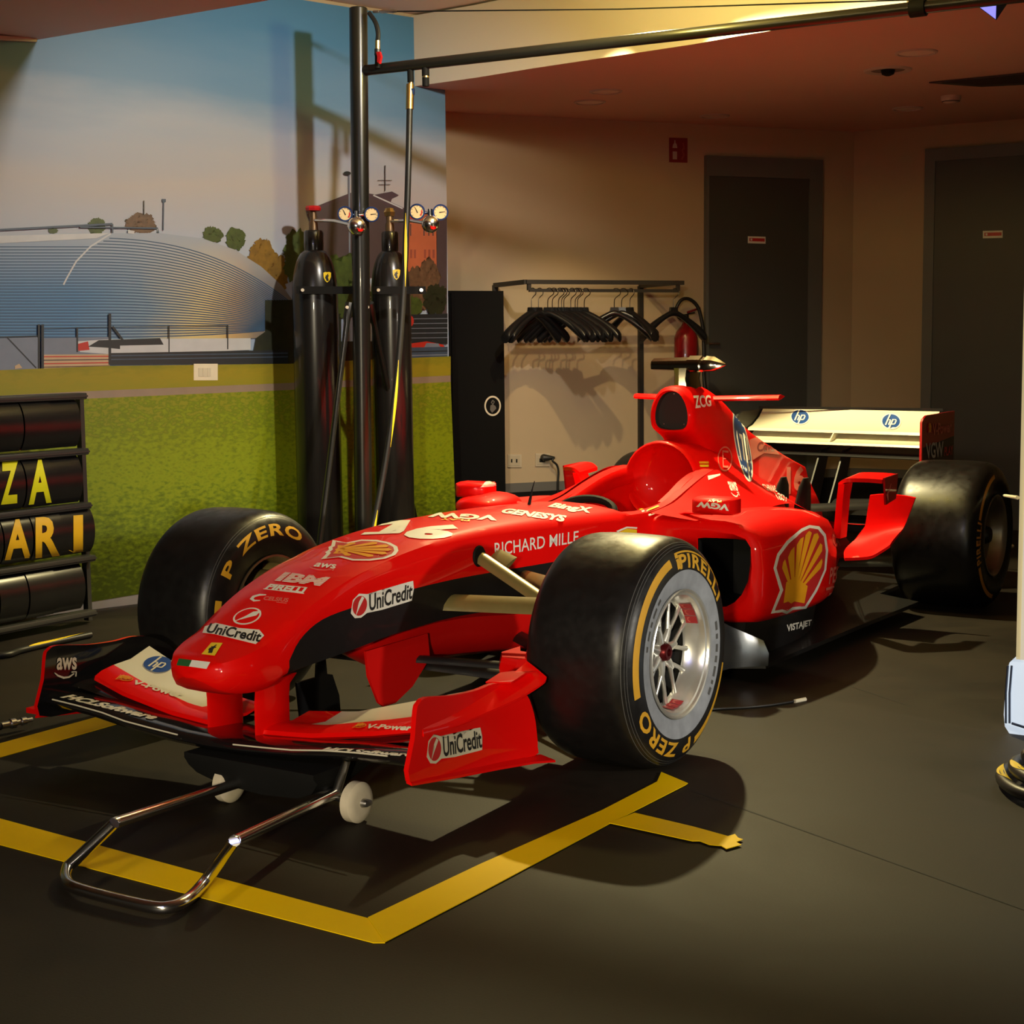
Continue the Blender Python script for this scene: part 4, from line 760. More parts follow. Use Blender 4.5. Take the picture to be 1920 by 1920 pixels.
# ---- wheels
def wheel(cx, cy, sx, wd, R, front):
    """sx = +1 for the near side; x grows outwards"""
    tp = MB(); X = lambda o: cx+sx*o
    prof = [(-.012, .176), (-.004, .186), (.000, .200), (.004, .225), (.005, .25), (.001, .275), (-.007, .294), (-.019, .309), (-.036, .320), (-.062, .3265), (-.12, .3295), (-.5*wd, .330)]
    prof = prof+[(-wd-o, r) for o, r in prof[-2::-1]]
    tb_ = [(X(o), r) for o, r in crom(prof, 2)]
    n_ = len(tb_)-1
    mi = []
    for j in range(n_):
        r = .5*(tb_[j][1]+tb_[j+1][1]); outer = j < n_/2
        mi.append(2 if (front and sx > 0 and outer and r < .232) else 0)
    tp.lathe(tb_, (0, cy, .33), 'x', 96, mi)
    side = sorted([(r, o) for o, r in prof[:9]])
    def sx_at(r, inner): 
        o = interp(r, [a for a, _ in side], [b for _, b in side]); return X(o+.0012) if not inner else X(-wd-o-.0012)
    def arcband(a0, a1, r0, r1, m_, inner=False, nn=40):
        rg = [[Vector((sx_at(r, inner), cy+r*cos(radians(a)), .33+r*sin(radians(a)))) for r in (r0, .5*(r0+r1), r1)] for a in [a0+(a1-a0)*k/nn for k in range(nn+1)]]
        tp.loft(rg, False, (False, False), m_)
    def arctext(s, amid, r0, r1, m_, wdeg, inner=False, cw=True, bold=.03):
        V, F, asp = text2d(s, bold, 0, 1.15, .25); out = []
        for u, v in V:
            r = r0+(r1-r0)*v; a = amid+(.5-u)*wdeg*(1 if cw else -1)
            out.append(Vector((sx_at(r, inner), cy+r*cos(radians(a)), .33+r*sin(radians(a)))))
        tp.add(out, F, m_)
    # angle 0 = rearwards, 90 = up, 180 = forwards
    if front and sx > 0:
        arcband(105, 196, .262, .285, 1); arctext('P ZERO', 244, .246, .286, 1, -78, cw=True) if False else arctext('P ZERO', 243, .246, .288, 1, 74, cw=True)
        arctext('PIRELLI', 62, .243, .283, 1, 66); arcband(34, 98, .286, .291, 1); arcband(95, 98.5, .246, .286, 1)
        arctext('P ZERO', 300, .25, .286, 1, 4) if False else None
        arcband(286, 345, .262, .285, 1)
        for r in (.300, .306, .312): 
            for a0 in (0,): arcband(0, 359.9, r, r+.0012, 3, False, 96)
        [arcband(a_, a_+w_, .214, .224, 3, False, 4) for a_, w_ in ((128, 5), (136, 8), (147, 4), (154, 7), (165, 4), (318, 6), (327, 3), (333, 8), (344, 5), (352, 6), (362, 4), (369, 7))]
    elif front:
        arctext('P ZERO', 103, .246, .286, 1, 92, True, True); arcband(166, 200, .258, .282, 1, True); arcband(0, 359.9, .302, .3032, 3, True, 96); arcband(0, 359.9, .308, .3092, 3, True, 96)
    elif sx > 0:
        arcband(100, 160, .262, .280, 1); arcband(205, 262, .262, .280, 1); arctext('PIRELLI', 182, .25, .285, 1, 40); 
    dim = mat('worn_amber_print', (.42, .17, .015), .5) if not front else YEL
    o = bpy.data.objects.new('wheel', None); COL.objects.link(o); o.location = (X(-.5*wd), cy, .33); par(o, car)
    tp.build('tyre', [RUB if front else RUBR, dim, CHALK, mat('moulded_grey_line', (.07, .07, .07), .5)], o, 60)
    rm = MB()
    if front:
        rp = [(-.006, .181), (.001, .183), (.003, .180), (.001, .175), (-.006, .172), (-.008, .166), (-.016, .163), (-.030, .160), (-.066, .156), (-.072, .150)]
    else:
        rp = [(-.006, .181), (.001, .183), (.002, .178), (-.008, .168), (-.020, .162), (-.06, .150), (-.066, .146), (-.064, .135), (-.05, .09), (-.045, .045), (-.043, .0)]
    rm.lathe([(X(o_), r) for o_, r in rp], (0, cy, .33), 'x', 72)
    ri = rm.build('rim', SILV if front else BRONZ, o, 40)
    rm = MB(); rm.lathe([(X(-wd-o_), r) for o_, r in ((-.006, .181), (.001, .183), (.002, .176), (-.03, .165), (-.10, .158))], (0, cy, .33), 'x', 48); rm.build('inner_rim', BRONZ, o, 40)
    if front and sx > 0:
        def P3(r, a, off): return Vector((X(off), cy+r*cos(radians(a)), .33+r*sin(radians(a))))
        NS = 7
        for k in range(NS):
            a = 360/NS*k+8; spk = MB()
            spk.tube([P3(.030, a, -.066), P3(.055, a, -.062), P3(.080, a, -.062)], [.018, .013, .011], 8, flat=(1.0, .8, (sx, 0, 0)))
            for s_ in (-1, 1):
                spk.tube([P3(.066, a+s_*2, -.062), P3(.09, a+s_*9, -.062), P3(.12, a+s_*12.5, -.063), P3(.157, a+s_*14, -.066)], [.009, .0072, .0064, .009], 8, flat=(1.0, .9, (sx, 0, 0)))
            spk.build('spoke', SILV, ri, 50)
        hb = MB(); hb.lathe([(X(-.09), .05), (X(-.075), .048), (X(-.062), .036), (X(-.058), .030), (X(-.058), .0)], (0, cy, .33), 'x', 28, 0)
        hb.lathe([(X(-.06), .026), (X(-.044), .024), (X(-.040), .020), (X(-.040), .011), (X(-.05), .010), (X(-.05), 0)], (0, cy, .33), 'x', 24, 1)
        hb.build('wheel_nut', [SILV, mat('dark_red_anodised', (.12, .008, .012), .35, .7), STEEL], o, 40)
        bk = MB(); bk.lathe([(X(-.074), .154), (X(-.085), .150), (X(-.10), .135), (X(-.10), .02)], (0, cy, .33), 'x', 40); bk.build('brake_disc_cover', MATB, o)
        for a0, wdg in ((38, 34), (278, 30)):
            st_ = MB()
            for q in range(3):
                V, F, asp = text2d('B' if q < 2 else 'S', .04, 0, 1, .4)
                aa = a0-wdg/3*(q-1)*.9; r_at = .1565
                bxs = []
                for u, v in [(0, 0), (1, 0), (1, 1), (0, 1)]:
                    ang = radians(aa+(.5-u)*wdg/3*.82); off = -.058+.036*v; rr_ = interp(off, [-.066, -.03], [.156, .160])-.0015
                    bxs.append(Vector((X(off), cy+rr_*cos(ang), .33+rr_*sin(ang))))
                st_.add(bxs, [(0, 1, 2, 3)], 0)
                st_.add([Vector((X(-.052+.024*v), cy+(interp(-.052+.024*v, [-.066, -.03], [.156, .160])-.0022)*cos(radians(aa+(.5-(.15+.7*u))*wdg/3*.82)), .33+(interp(-.052+.024*v, [-.066, -.03], [.156, .160])-.0022)*sin(radians(aa+(.5-(.15+.7*u))*wdg/3*.82)))) for u, v in V], F, 1)
            st_.build('rim_sticker', [mat('red_sticker', (.5, .03, .035), .5), PINK], ri)
    if not front:
        nb = MB(); nb.lathe([(X(-.046), .042), (X(-.03), .036), (X(-.022), .030), (X(-.022), 0)], (0, cy, .33), 'x', 20); nb.build('wheel_nut', CARB, o)
        ho = MB(); ho.loft([[Vector((X(-.0575+.0), cy+(.118+.03*cos(t))*cos(radians(158))-.02*sin(t)*sin(radians(158)), .33+(.118+.03*cos(t))*sin(radians(158))+.02*sin(t)*cos(radians(158)))) for t in [2*pi*k/16 for k in range(16)]], [Vector((X(-.052), cy+(.118+.03*cos(t))*cos(radians(158))-.02*sin(t)*sin(radians(158)), .33+(.118+.03*cos(t))*sin(radians(158))+.02*sin(t)*cos(radians(158)))) for t in [2*pi*k/16 for k in range(16)]]]); ho.build('cooling_hole', MATB, ri)
    return o
wheel(.938, 0, 1, .335, .33, True); wheel(-.905, 0, -1, .335, .33, True)
wheel(.945, 3.085, 1, .385, .33, False); wheel(-.925, 3.085, -1, .385, .33, False)
# ================================================================== printed mural
def MUP(u, v, off): return PPL(u, v, M0+MN*off, MN)
SKYM = ramp_mat('printed_sky', [(0, '93a7c2'), (.30, 'a6b0c0'), (.50, 'adaaab'), (.66, '98a3b4'), (.80, '6488aa'), (1, '467aa4')], 'Z', 1.15, 2.75, .45, 1.6, .13, (1, .5, 2.6), 6)
GRASSM = ramp_mat('printed_grass', [(0, '48560a'), (.35, '6f8110'), (.55, '879613'), (.72, '7d8a10'), (.86, '6b7a12'), (1, '86881c')], 'Z', .1, 1.02, .5, 34, .62, (1, 1, 2.0), 10)
GRAS2 = ramp_mat('printed_dry_grass', [(0, '8a8420'), (.5, '93851f'), (1, '7b7a1e')], 'Z', 1.0, 1.15, .5, 14, .5, (1, 1, 3))
DOMEM = ramp_mat('printed_dome_sheet', [(0, '567ca0'), (.40, '557fa6'), (.62, '7b93a6'), (.80, 'cdbb82'), (.90, 'b3976a'), (1, '80786f')], 'Y', .35, 1.95, .45, 2, .12, (1, 1, 1.5))
def dome_height(m):
    """the sheet pales towards the ridge in the printed picture"""
    nt = m.node_tree; N = nt.nodes; L = nt.links; b = N['Principled BSDF']; cr = next(n for n in N if n.type == 'VALTORGB')
    tc = N.new('ShaderNodeTexCoord'); sp = N.new('ShaderNodeSeparateXYZ'); L.new(tc.outputs['Object'], sp.inputs[0])
    mr = N.new('ShaderNodeMapRange'); mr.inputs['From Min'].default_value = 1.45; mr.inputs['From Max'].default_value = 1.72; L.new(sp.outputs['Z'], mr.inputs['Value'])
    mx = N.new('ShaderNodeMix'); mx.data_type = 'RGBA'; mx.inputs[7].default_value = (*hexc('9aa5b4'), 1); L.new(mr.outputs[0], mx.inputs[0]); L.new(cr.outputs[0], mx.inputs[6]); L.new(mx.outputs[2], b.inputs['Base Color'])
dome_height(DOMEM)
FL = lambda n_, c, nz=.15, sc=12: mat(n_, c, .5, 0, 0, nz, sc)
MUM = [SKYM, GRASSM, GRAS2, DOMEM, FL('printed_rib_blue', '33506f'), FL('printed_path', '8d7a66'), FL('printed_dark_hedge', '20240f', .6, 30), FL('printed_green_bush', '3d4d17', .6, 30), FL('printed_amber_tree', '7a5a12', .5, 30), FL('printed_brown_roof', '4a3a42'), FL('printed_brown_wall', '473a3c'), FL('printed_orange_wall', 'b0603e'), FL('printed_fence_black', '1c2226'), FL('printed_rail_blue', '3a4a5e', .3), FL('printed_pale_grey', 'b8bcc0'), FL('printed_red', 'b02a1c'), FL('printed_barrier_cream', 'b59a78'), FL('printed_russet_bush', '5e4630', .7, 40), FL('printed_window', '8d4a38'), FL('printed_grey_wall', '6d7686')]
mu = MB(); zt_ = 2.9
mu.prism([onwall(-3.2, hz, -.010), onwall(2.112, hz, -.010), onwall(2.112, 2.9, -.010), onwall(-3.2, 2.9, -.010)], MN*.016)
lay = [.0066]
def mpoly(pts, mi, step=.00008, grid=0):
    lay[0] += step
    V, F, m_ = poly2d(pts, mi); mu.add([MUP(u, v, lay[0]) for u, v in V], F, mi)
def mline(pts, wd, mi, step=.00005):
    lay[0] += step
    V, F, m_ = strokes(pts, wd, mi); mu.add([MUP(u, v, lay[0]) for u, v in V], F, mi)
XL = -420
def blob(cx, cy, rx, ry, mi, seed, n=26, rough=.22):
    rd = random.Random(seed)
    for q in range(9):   # a crown is a cluster of ragged leaf clumps
        ox, oy, s_ = (0, 0, .72) if q == 0 else (rx*.62*cos(q*.8+seed), ry*.62*sin(q*.8+seed), rd.uniform(.3, .48))
        mpoly([(cx+ox+rx*s_*(1+(rd.uniform(-.34, .22)))*cos(2*pi*k/40), cy+oy+ry*s_*(1+rd.uniform(-.34, .22))*sin(2*pi*k/40)) for k in range(40)], mi)
# trees behind the dome
blob(181, 424, 17, 18, 7, 1); blob(264, 420, 30, 20, 17, 2); blob(100, 433, 10, 5, 7, 3); blob(399, 440, 20, 16, 7, 4); blob(441, 448, 19, 22, 7, 5); blob(490, 480, 26, 34, 8, 6); blob(515, 510, 26, 40, 8, 7)
mline([(270, 376), (270, 402)], 1.5, 12); mline([(307, 374), (306, 432)], 2, 13); mpoly([(304, 373), (311, 373), (311, 379), (304, 379)], 13)
blob(560, 480, 30, 50, 7, 8); blob(600, 500, 60, 70, 7, 9)
# dome
mpoly([(XL, 446), (0, 444), (120, 440), (212, 437), (300, 437), (380, 447), (440, 468), (490, 500), (528, 535), (548, 562), (500, 562), (494, 600), (498, 622), (490, 634), (0, 642), (XL, 648)][::-1], 3)
for k in range(34):
    y0 = 446+186*k/33; f_ = (y0-436)/196; xe = 546-50*f_; ye = 560+60*f_**.8; x0 = -60 if y0 > 462 else 205-2*(y0-446); pts = []
    for q in range(23):
        x = x0+(xe-x0)*q/22; s_ = max(0, (x-150)/(xe-150)); pts.append((x, y0+(ye-y0)*s_**2.6))
    mline(pts, 1.9, 4)
mline([(208, 438), (170, 462), (143, 490), (126, 520), (119, 534)], 3, 14)
mpoly([(XL, 446), (0, 442), (205, 437), (180, 447), (0, 456), (XL, 460)][::-1], 14)
mline([(XL, 440), (0, 431), (211, 420)], 4, 13); mline([(211, 420), (211, 437)], 3, 13); mline([(150, 426), (296, 428), (297, 437)], 3, 13); mline([(240, 434), (252, 436)], 6, 14)
mpoly([(462, 478), (487, 500), (528, 540), (545, 562), (500, 562), (475, 540), (455, 510)][::-1], 17) if False else None
# dark hedge and fence to the right of the dome
mpoly([(497, 563), (560, 562), (640, 540), (640, 690), (470, 690), (480, 634), (497, 622)][::-1], 6)
mpoly([(560, 640), (700, 640), (700, 690), (560, 690)][::-1], 6)
# brown gabled house, orange block
mpoly([(576, 402), (590, 390), (664, 362), (698, 366), (760, 396), (764, 520), (600, 520), (584, 420)][::-1], 10)
mpoly([(574, 394), (664, 359), (700, 364), (762, 392), (760, 398), (698, 371), (664, 366), (578, 400)][::-1], 9)
mpoly([(698, 366), (735, 359), (748, 366), (735, 372), (730, 388)][::-1], 9); mline([(700, 366), (755, 391)], 2.5, 14)
mline([(722, 310), (722, 358)], 1.5, 12); mline([(708, 338), (735, 338)], 1, 12); mline([(710, 346), (732, 346)], 1, 12)
mline([(655, 322), (655, 362), (656, 540)], 3, 19); mpoly(ell(651, 325, 7, 4, 14), 12)
mpoly([(763, 412), (765, 404), (818, 400), (819, 560), (763, 560)][::-1], 11); mpoly([(765, 408), (788, 407), (788, 414), (765, 415)][::-1], 15)
for x in (769, 776, 795, 803, 811):
    mpoly([(x, 468), (x+4, 468), (x+4, 484), (x, 484)][::-1], 18)
for x in (770, 795, 804, 812): mline([(x, 420), (x, 442)], 2, 10)
mpoly([(819, 410), (838, 404), (838, 590), (819, 590)][::-1], 10)
for k, (cx, cy, rx, ry) in enumerate([(640, 540, 60, 60), (780, 545, 28, 42), (805, 520, 20, 36), (815, 560, 24, 30), (775, 575, 18, 20)]): blob(cx, cy, rx, ry, (7, 17, 17, 6, 7)[k], 20+k, 30, .3)
mpoly([(757, 590), (839, 588), (839, 645), (757, 645)][::-1], 12)
for k in range(5): mline([(757, 598+9*k), (839, 597+9*k)], 1.2, 19)
mpoly([(757, 646), (800, 640), (830, 646), (836, 652), (757, 655)][::-1], 15); mpoly([(800, 643), (822, 644), (826, 651), (795, 652)][::-1], 19)
mpoly(ell(768, 602, 8, 11, 18), 15); mline([(767, 613), (766, 648)], 2, 19)
mpoly([(757, 652), (839, 650), (839, 671), (757, 673)][::-1], 13); mline([(757, 660), (839, 658)], 2, 12); mline([(757, 667), (839, 665)], 2, 19)
# fence, parked cars and barriers in front of the dome
mpoly([(XL, 640), (0, 634), (75, 632), (75, 692), (0, 694), (XL, 700)][::-1], 19)
mpoly([(80, 634), (205, 632), (205, 668), (80, 668)][::-1], 19)
mpoly([(145, 640), (205, 636), (470, 634), (470, 656), (330, 662), (205, 664), (150, 660)][::-1], 14)
mpoly([(145, 645), (165, 640), (168, 656), (147, 658)][::-1], 15); mpoly([(165, 650), (185, 638), (300, 634), (310, 652), (240, 656), (200, 652)][::-1], 12); mpoly([(225, 648), (320, 646), (322, 660), (225, 662)][::-1], 14)
mpoly([(82, 665), (206, 664), (206, 690), (82, 693)][::-1], 16)
for k in range(4): mline([(82, 669+6.5*k), (206, 668+6*k)], 2, (15, 16, 15, 17)[k] if k != 1 else 10)
mpoly([(206, 662), (540, 656), (540, 682), (206, 684)][::-1], 12)
for v in (667, 674): mline([(206, v), (540, v-5)], 2, 13)
for x, y0, y1, wd in ((73, 608, 692, 4), (80, 608, 692, 5), (206, 588, 684, 5), (317, 610, 660, 2), (427, 609, 655, 2), (145, 614, 660, 3)): mline([(x, y0), (x, y1)], wd, 12)
mline([(82, 616), (145, 614), (206, 613), (427, 610)], 1, 12); mline([(211, 612), (232, 640)], 4, 12); mline([(0, 632), (70, 630)], 2, 12); mline([(13, 632), (68, 690)], 2, 12); mpoly([(28, 686), (36, 682), (42, 690), (28, 692)][::-1], 16)
# ground
mpoly([(XL, 706), (0, 694), (206, 686), (540, 682), (700, 674), (845, 668), (845, 760), (545, 770), (0, 780), (XL, 790)][::-1], 2)
mpoly([(XL, 770), (0, 742), (150, 734), (545, 718), (845, 704), (845, 800), (545, 800), (0, 800), (XL, 800)][::-1], 5)
mpoly([(XL, 800), (0, 756), (150, 748), (545, 731), (845, 716), (860, 1100), (260, 1114), (150, 1132), (0, 1150), (XL, 1180)][::-1], 1)
tag(mu.build('mural', MUM, None, 20, recalc=False), 'wall-sized printed photo of a silver dome and green grass behind the gas cylinders', 'mural')
# white switch plate on the mural
so = MB(); A = MUP(361, 682, .012); B = MUP(406, 682, .012); C_ = MUP(406, 713, .012); D_ = MUP(361, 713, .012); so.prism([A, B, C_, D_], MN*.012)
for k in range(3):
    u0 = 372+8*k; so.prism([MUP(u0, 690, .024), MUP(u0+7, 690, .024), MUP(u0+7, 706, .024), MUP(u0, 706, .024)], MN*.002, 1)
tag(so.build('switch_plate', [mat('cream_plastic', (.72, .66, .48), .4), mat('ivory_plastic', (.6, .55, .4), .4)]), 'cream switch plate on the grass of the mural', 'switch plate')

# ================================================================== pit board at the left
BX = -2.36
pb = thing('pit_board', (BX, .6, 0), 'black pit board with yellow letter tiles in four rows, leaning by the mural', 'pit board')
def PB(u, v, dx=0): return PX(u, v, 0, BX+dx)
ARCH = mat('black_letter_tile', (.010, .0095, .009), .27, 0, 0, .3, 25)
FRM = mat('grey_steel_frame', (.045, .043, .038), .45, .3)
LIME = mat('lime_yellow_print', (.72, .70, .01), .45); AMB = mat('amber_letter_print', (.66, .38, .01), .45)
rows = [(752, 844, [-60, -10, 40, 97, 149], []), (862, 952, [-60, -8, 44, 97, 153], [('Z', LIME, (1, 868, 33, 946)), ('A', LIME, (53, 864, 96, 946))]), (965, 1052, [-58, 3, 58, 115, 176], [('A', AMB, (8, 976, 57, 1050)), ('R', AMB, (66, 971, 112, 1046)), ('I', AMB, (137, 967, 155, 1040))]), (1072, 1160, [-60, -5, 50, 104, 158], [])]
for ri, (v0, v1, cols, lets) in enumerate(rows):
    for ci in range(len(cols)-1):
        tl_ = MB(); u0, u1 = cols[ci]+.8, cols[ci+1]-.8; um = .5*(u0+u1)
        slope = -.04-.022*ri
        yA, yB = PB(u0, v0, .05).y, PB(u1, v0, .05).y
        z1, z0 = PB(60, v0, .045).z, PB(60, v1, .045).z; h_ = z1-z0; rg = []
        for k in range(13):
            a = radians(-62+124*k/12); bx = BX+.02+.07*(cos(a)-cos(radians(62)))+.004*((ci*7+ri*3) % 3); zz_ = .5*(z0+z1)+.5*h_*sin(a)/sin(radians(62)); rg.append([(bx, yA, zz_), (bx, yB, zz_)])
        tl_.loft(rg, False)
        tl_.loft([[(BX, yA, z0), (BX, yB, z0)], [(BX, yA, z1), (BX, yB, z1)]], False)
        tt = bvh(tl_)
        for ch, mt, (a0, b0, a1, b1) in lets:
            if u0-12 < .5*(a0+a1) < u1+12 and cols[ci] <= .5*(a0+a1) < cols[ci+1]:
                decal(tl_, tt, ((a0, b0), (a1, b0-.08*(a1-a0)), (a1, b1-.1*(a1-a0)), (a0, b1)), [T(ch, 1, 0, 0, 1, 1, .035, 0, .07)]); lm = mt
        tl_.build('letter_tile', [ARCH, LIME if ri == 1 else AMB], pb, 60)
for ri, v in enumerate((746, 853, 958, 1061, 1168)):
    rl = MB(); z = PB(60, v).z; ya = PB(-60, v).y; yb = PB((149, 153, 158, 166, 168)[ri], v).y; rl.box((BX+.02, .5*(ya+yb), z), (.06, yb-ya, .028), 0, 0, .005); rl.box((BX+.052, .5*(ya+yb), z), (.004, yb-ya, .008)); rl.build('tile_rail', FRM, pb, 40)
ps = MB(); yb = PB(166, 1100).y; ps.box((BX-.01, yb, .5*(PB(60, 742).z+.01)), (.03, .022, PB(60, 742).z-.01)); ps.build('upright', FRM, pb); ps = MB(); ps.box((BX-.01, PB(-70, 1100).y, .5*PB(60, 742).z), (.03, .022, PB(60, 742).z-.01)); ps.build('upright', FRM, pb)

# ================================================================== pit gantry: pole, boom, legs, stay wire
PX0, PY0 = -1.76, 1.98
gn = thing('pit_gantry', (PX0, PY0, 0), 'tall black pole with a long overhead boom standing before the mural', 'gantry')
GM = mat('black_gantry_paint', (.012, .012, .010), .3, 0, .2, .15)
g = MB(); ZP = PX(680, 15, 1, PY0).z; TX = .035; g.cyl((PX0, PY0, 0.02), (PX0+TX, PY0, ZP), .042, 28); g.lathe([(ZP, .042), (ZP+.004, .038), (ZP+.005, 0)], (PX0+TX, PY0, 0), 'z', 28); g.build('pole', GM, gn)
g = MB(); g.box((PX0, PY0, .011), (.3, .3, .022), 0, .3, .004); g.build('base_plate', GM, gn)
bz = 2.468; b0 = Vector((PX0, PY0+.0, bz)); b1 = Vector((1.9, 2.10, 2.44)); bd_ = (b1-b0)
g = MB(); g.tube([b0+bd_*t for t in (0, .3, .6, 1)], .0245, 16); g.build('boom', GM, gn)
def onboom(u): 
    best = None
    for k in range(400):
        q = b0+bd_*(k/399); d = q-CAM; uu = 960+FPX*d.dot(RT)/d.dot(FW)
        if best is None or abs(uu-u) < best[0]: best = (abs(uu-u), q)
    return best[1]
for sgn, foot in ((-1, PX(597, 1035, 2, .25)), (1, PX(782, 990, 2, .25))):
    top = Vector((PX0, PY0, 1.40))+ (Vector((-.03, -.03, 0)) if sgn < 0 else Vector((.045, .03, 0)))
    f_ = (foot-top); f_ = top+f_*(1.38/(top.z-foot.z))
    g = MB(); k_ = top.lerp(f_, .07); g.tube([top, top.lerp(f_, .05)+Vector((.0, -.004, 0)), k_, f_], [.020, .019, .014, .014], 10); g.cyl(top+Vector((.0, -.02, -.02)), top+Vector((.012, -.032, -.02)), .008, 8, 1); g.build('brace_leg', [GM, CREAM], gn)
for a, b in (((556, 544), (672, 544)), ((698, 544), (798, 544))):
    A = Vector((PX0, PY0, 1.475)); D0 = Vector((-.50, -.32, 0)) if a[0] < 600 else Vector((.24, .36, 0)); 
    A = PPL(a[0], a[1], Vector((PX0, PY0-.12, 0)), FW*1.0); B = PPL(b[0], b[1], Vector((PX0, PY0-.12, 0)), FW*1.0)
    g = MB(); dirn = (B-A).normalized(); nn = Vector((-dirn.y, dirn.x, 0))*.006; h2 = Vector((0, 0, .018))
    g.prism([A-h2, B-h2, B+h2, A+h2], nn)
    for q in (A+dirn*.03, B-dirn*.02): g.cyl(q-nn*.2, q-nn*2, .008, 10, 1)
    g.build('cylinder_clamp', [MATB, CREAM], gn)
ptop = PX(700, 22, 1, PY0-.02); clip = onboom(1720)+Vector((0, 0, .03))
g = MB(); g.tube([ptop, ptop.lerp(clip, .5)+Vector((0, 0, -.012)), clip], .0032, 6, 0); g.build('stay_wire', MATB, gn)
g = MB(); e1 = ptop.lerp(clip, .012); e2 = ptop.lerp(clip, .052); g.cyl(ptop, e1, .006, 8); g.tube([e1, e1.lerp(e2, .2), e1.lerp(e2, .5), e1.lerp(e2, .8), e2], [.004, .009, .006, .009, .005], 8); g.build('turnbuckle', STEEL, gn)
g = MB(); q = onboom(1720); g.lathe([(-.03, .026), (-.03, .034), (.03, .034), (.03, .026)], q, 'x', 14); g.box(q+Vector((0, 0, .045)), (.05, .03, .04)); g.build('boom_clip', MATB, gn)
# short hose and red valve beside the pole
g = MB(); H0 = [PX(u, v, 1, PY0-.03) for u, v in [(692, 24), (704, 42), (709, 62), (708, 78)]]; g.tube(crom([tuple(p) for p in H0], 4), .011, 8, 0)
V0 = [PX(u, v, 1, PY0-.03) for u, v in [(708, 76), (708, 92), (708, 94), (708, 128)]]; g.cyl(V0[0], V0[1], .012, 10, 1); g.cyl(V0[1], V0[2].lerp(V0[3], .3), .015, 10, 0); g.cyl(V0[2].lerp(V0[3], .3), V0[3], .013, 10, 2)
g.build('feed_hose', [HOSEB, BRASS, MATB], gn)
g = MB(); a = PX(711, 98, 1, PY0-.05); b = PX(716, 120, 1, PY0-.05); g.prism([a+Vector((-.006, 0, 0)), a+Vector((.012, 0, 0)), b+Vector((.006, 0, .03)), b+Vector((-.004, 0, 0)), b+Vector((-.016, 0, .01)), b+Vector((-.014, 0, .03))], (0, -.015, 0)); g.build('valve_lever', REDV, gn)
# drop fittings under the boom
for u, k in ((768, 0), (797, 1)):
    q = onboom(u); g = MB()
    if k == 0:
        g.cyl(q, q-Vector((0, 0, .075)), .015, 12, 0); g.cyl(q-Vector((0, 0, .075)), q-Vector((0, 0, .10)), .011, 12, 1); g.lathe([(-.10, .010), (-.105, .018), (-.13, .018), (-.135, .010)], q, 'z', 8, 2); g.cyl(q-Vector((0, 0, .13)), q-Vector((0, 0, .16)), .013, 12, 1)
    else: g.cyl(q, q-Vector((0, 0, .055)), .017, 12, 0); g.cyl(q-Vector((0, 0, .055)), q-Vector((0, 0, .062)), .016, 12, 1); g.cyl(q-Vector((0, 0, .062)), q-Vector((0, 0, .10)), .016, 12, 0)
    g.build('hose_coupling', [MATB, BRASS, BLUM], gn)
# hanging air hose with yellow stripes
HY = 1.96
hp_ = [tuple(PX(u, v, 1, yy)) for u, v, yy in [(769, 158, 1.99), (768, 210, 1.98), (766, 300, 1.95), (763, 400, 1.93), (759, 500, 1.90), (753, 600, 1.87), (745, 700, 1.83), (733, 800, 1.77), (717, 900, 1.70), (700, 985, 1.62), (686, 1040, 1.55)]]
ah = MB(); cp_ = crom(hp_, 8); ah.tube(cp_, .0145, 12, 0)
L0 = len(cp_)
for s0, s1, ang in ((.30, .44, 2.2), (.58, .74, 2.6), (.86, .97, 2.9)):
    i0, i1 = int(s0*L0), int(s1*L0); rg = []
    for i in range(i0, i1+1):
        p = Vector(cp_[i]); t = (i-i0)/(i1-i0); wv = .9*sin(pi*max(.04, min(.96, t))); a0 = ang+.9*t
        vd = (CAM-p).normalized(); sd = Vector((0, 0, 1)).cross(vd).normalized(); fd = sd.cross(Vector((0, 0, 1))).normalized()
        fd = Vector((vd.x, vd.y, 0)).normalized(); sd = Vector((-fd.y, fd.x, 0))
        rg.append([p+fd*(.0152*cos(b))+sd*(.0152*sin(b)) for b in (a0-2.6-.5*wv, a0-2.6, a0-2.6+.5*wv)])
    ah.loft(rg, False, (False, False), 1)
ah.cyl(hp_[0], Vector(hp_[0]).lerp(Vector(hp_[1]), .9), .018, 12, 2)
tag(ah.build('air_hose', [HOSEB, YELB, BRASS], None, 50), 'black air hose with yellow stripes hanging from the boom', 'hose')

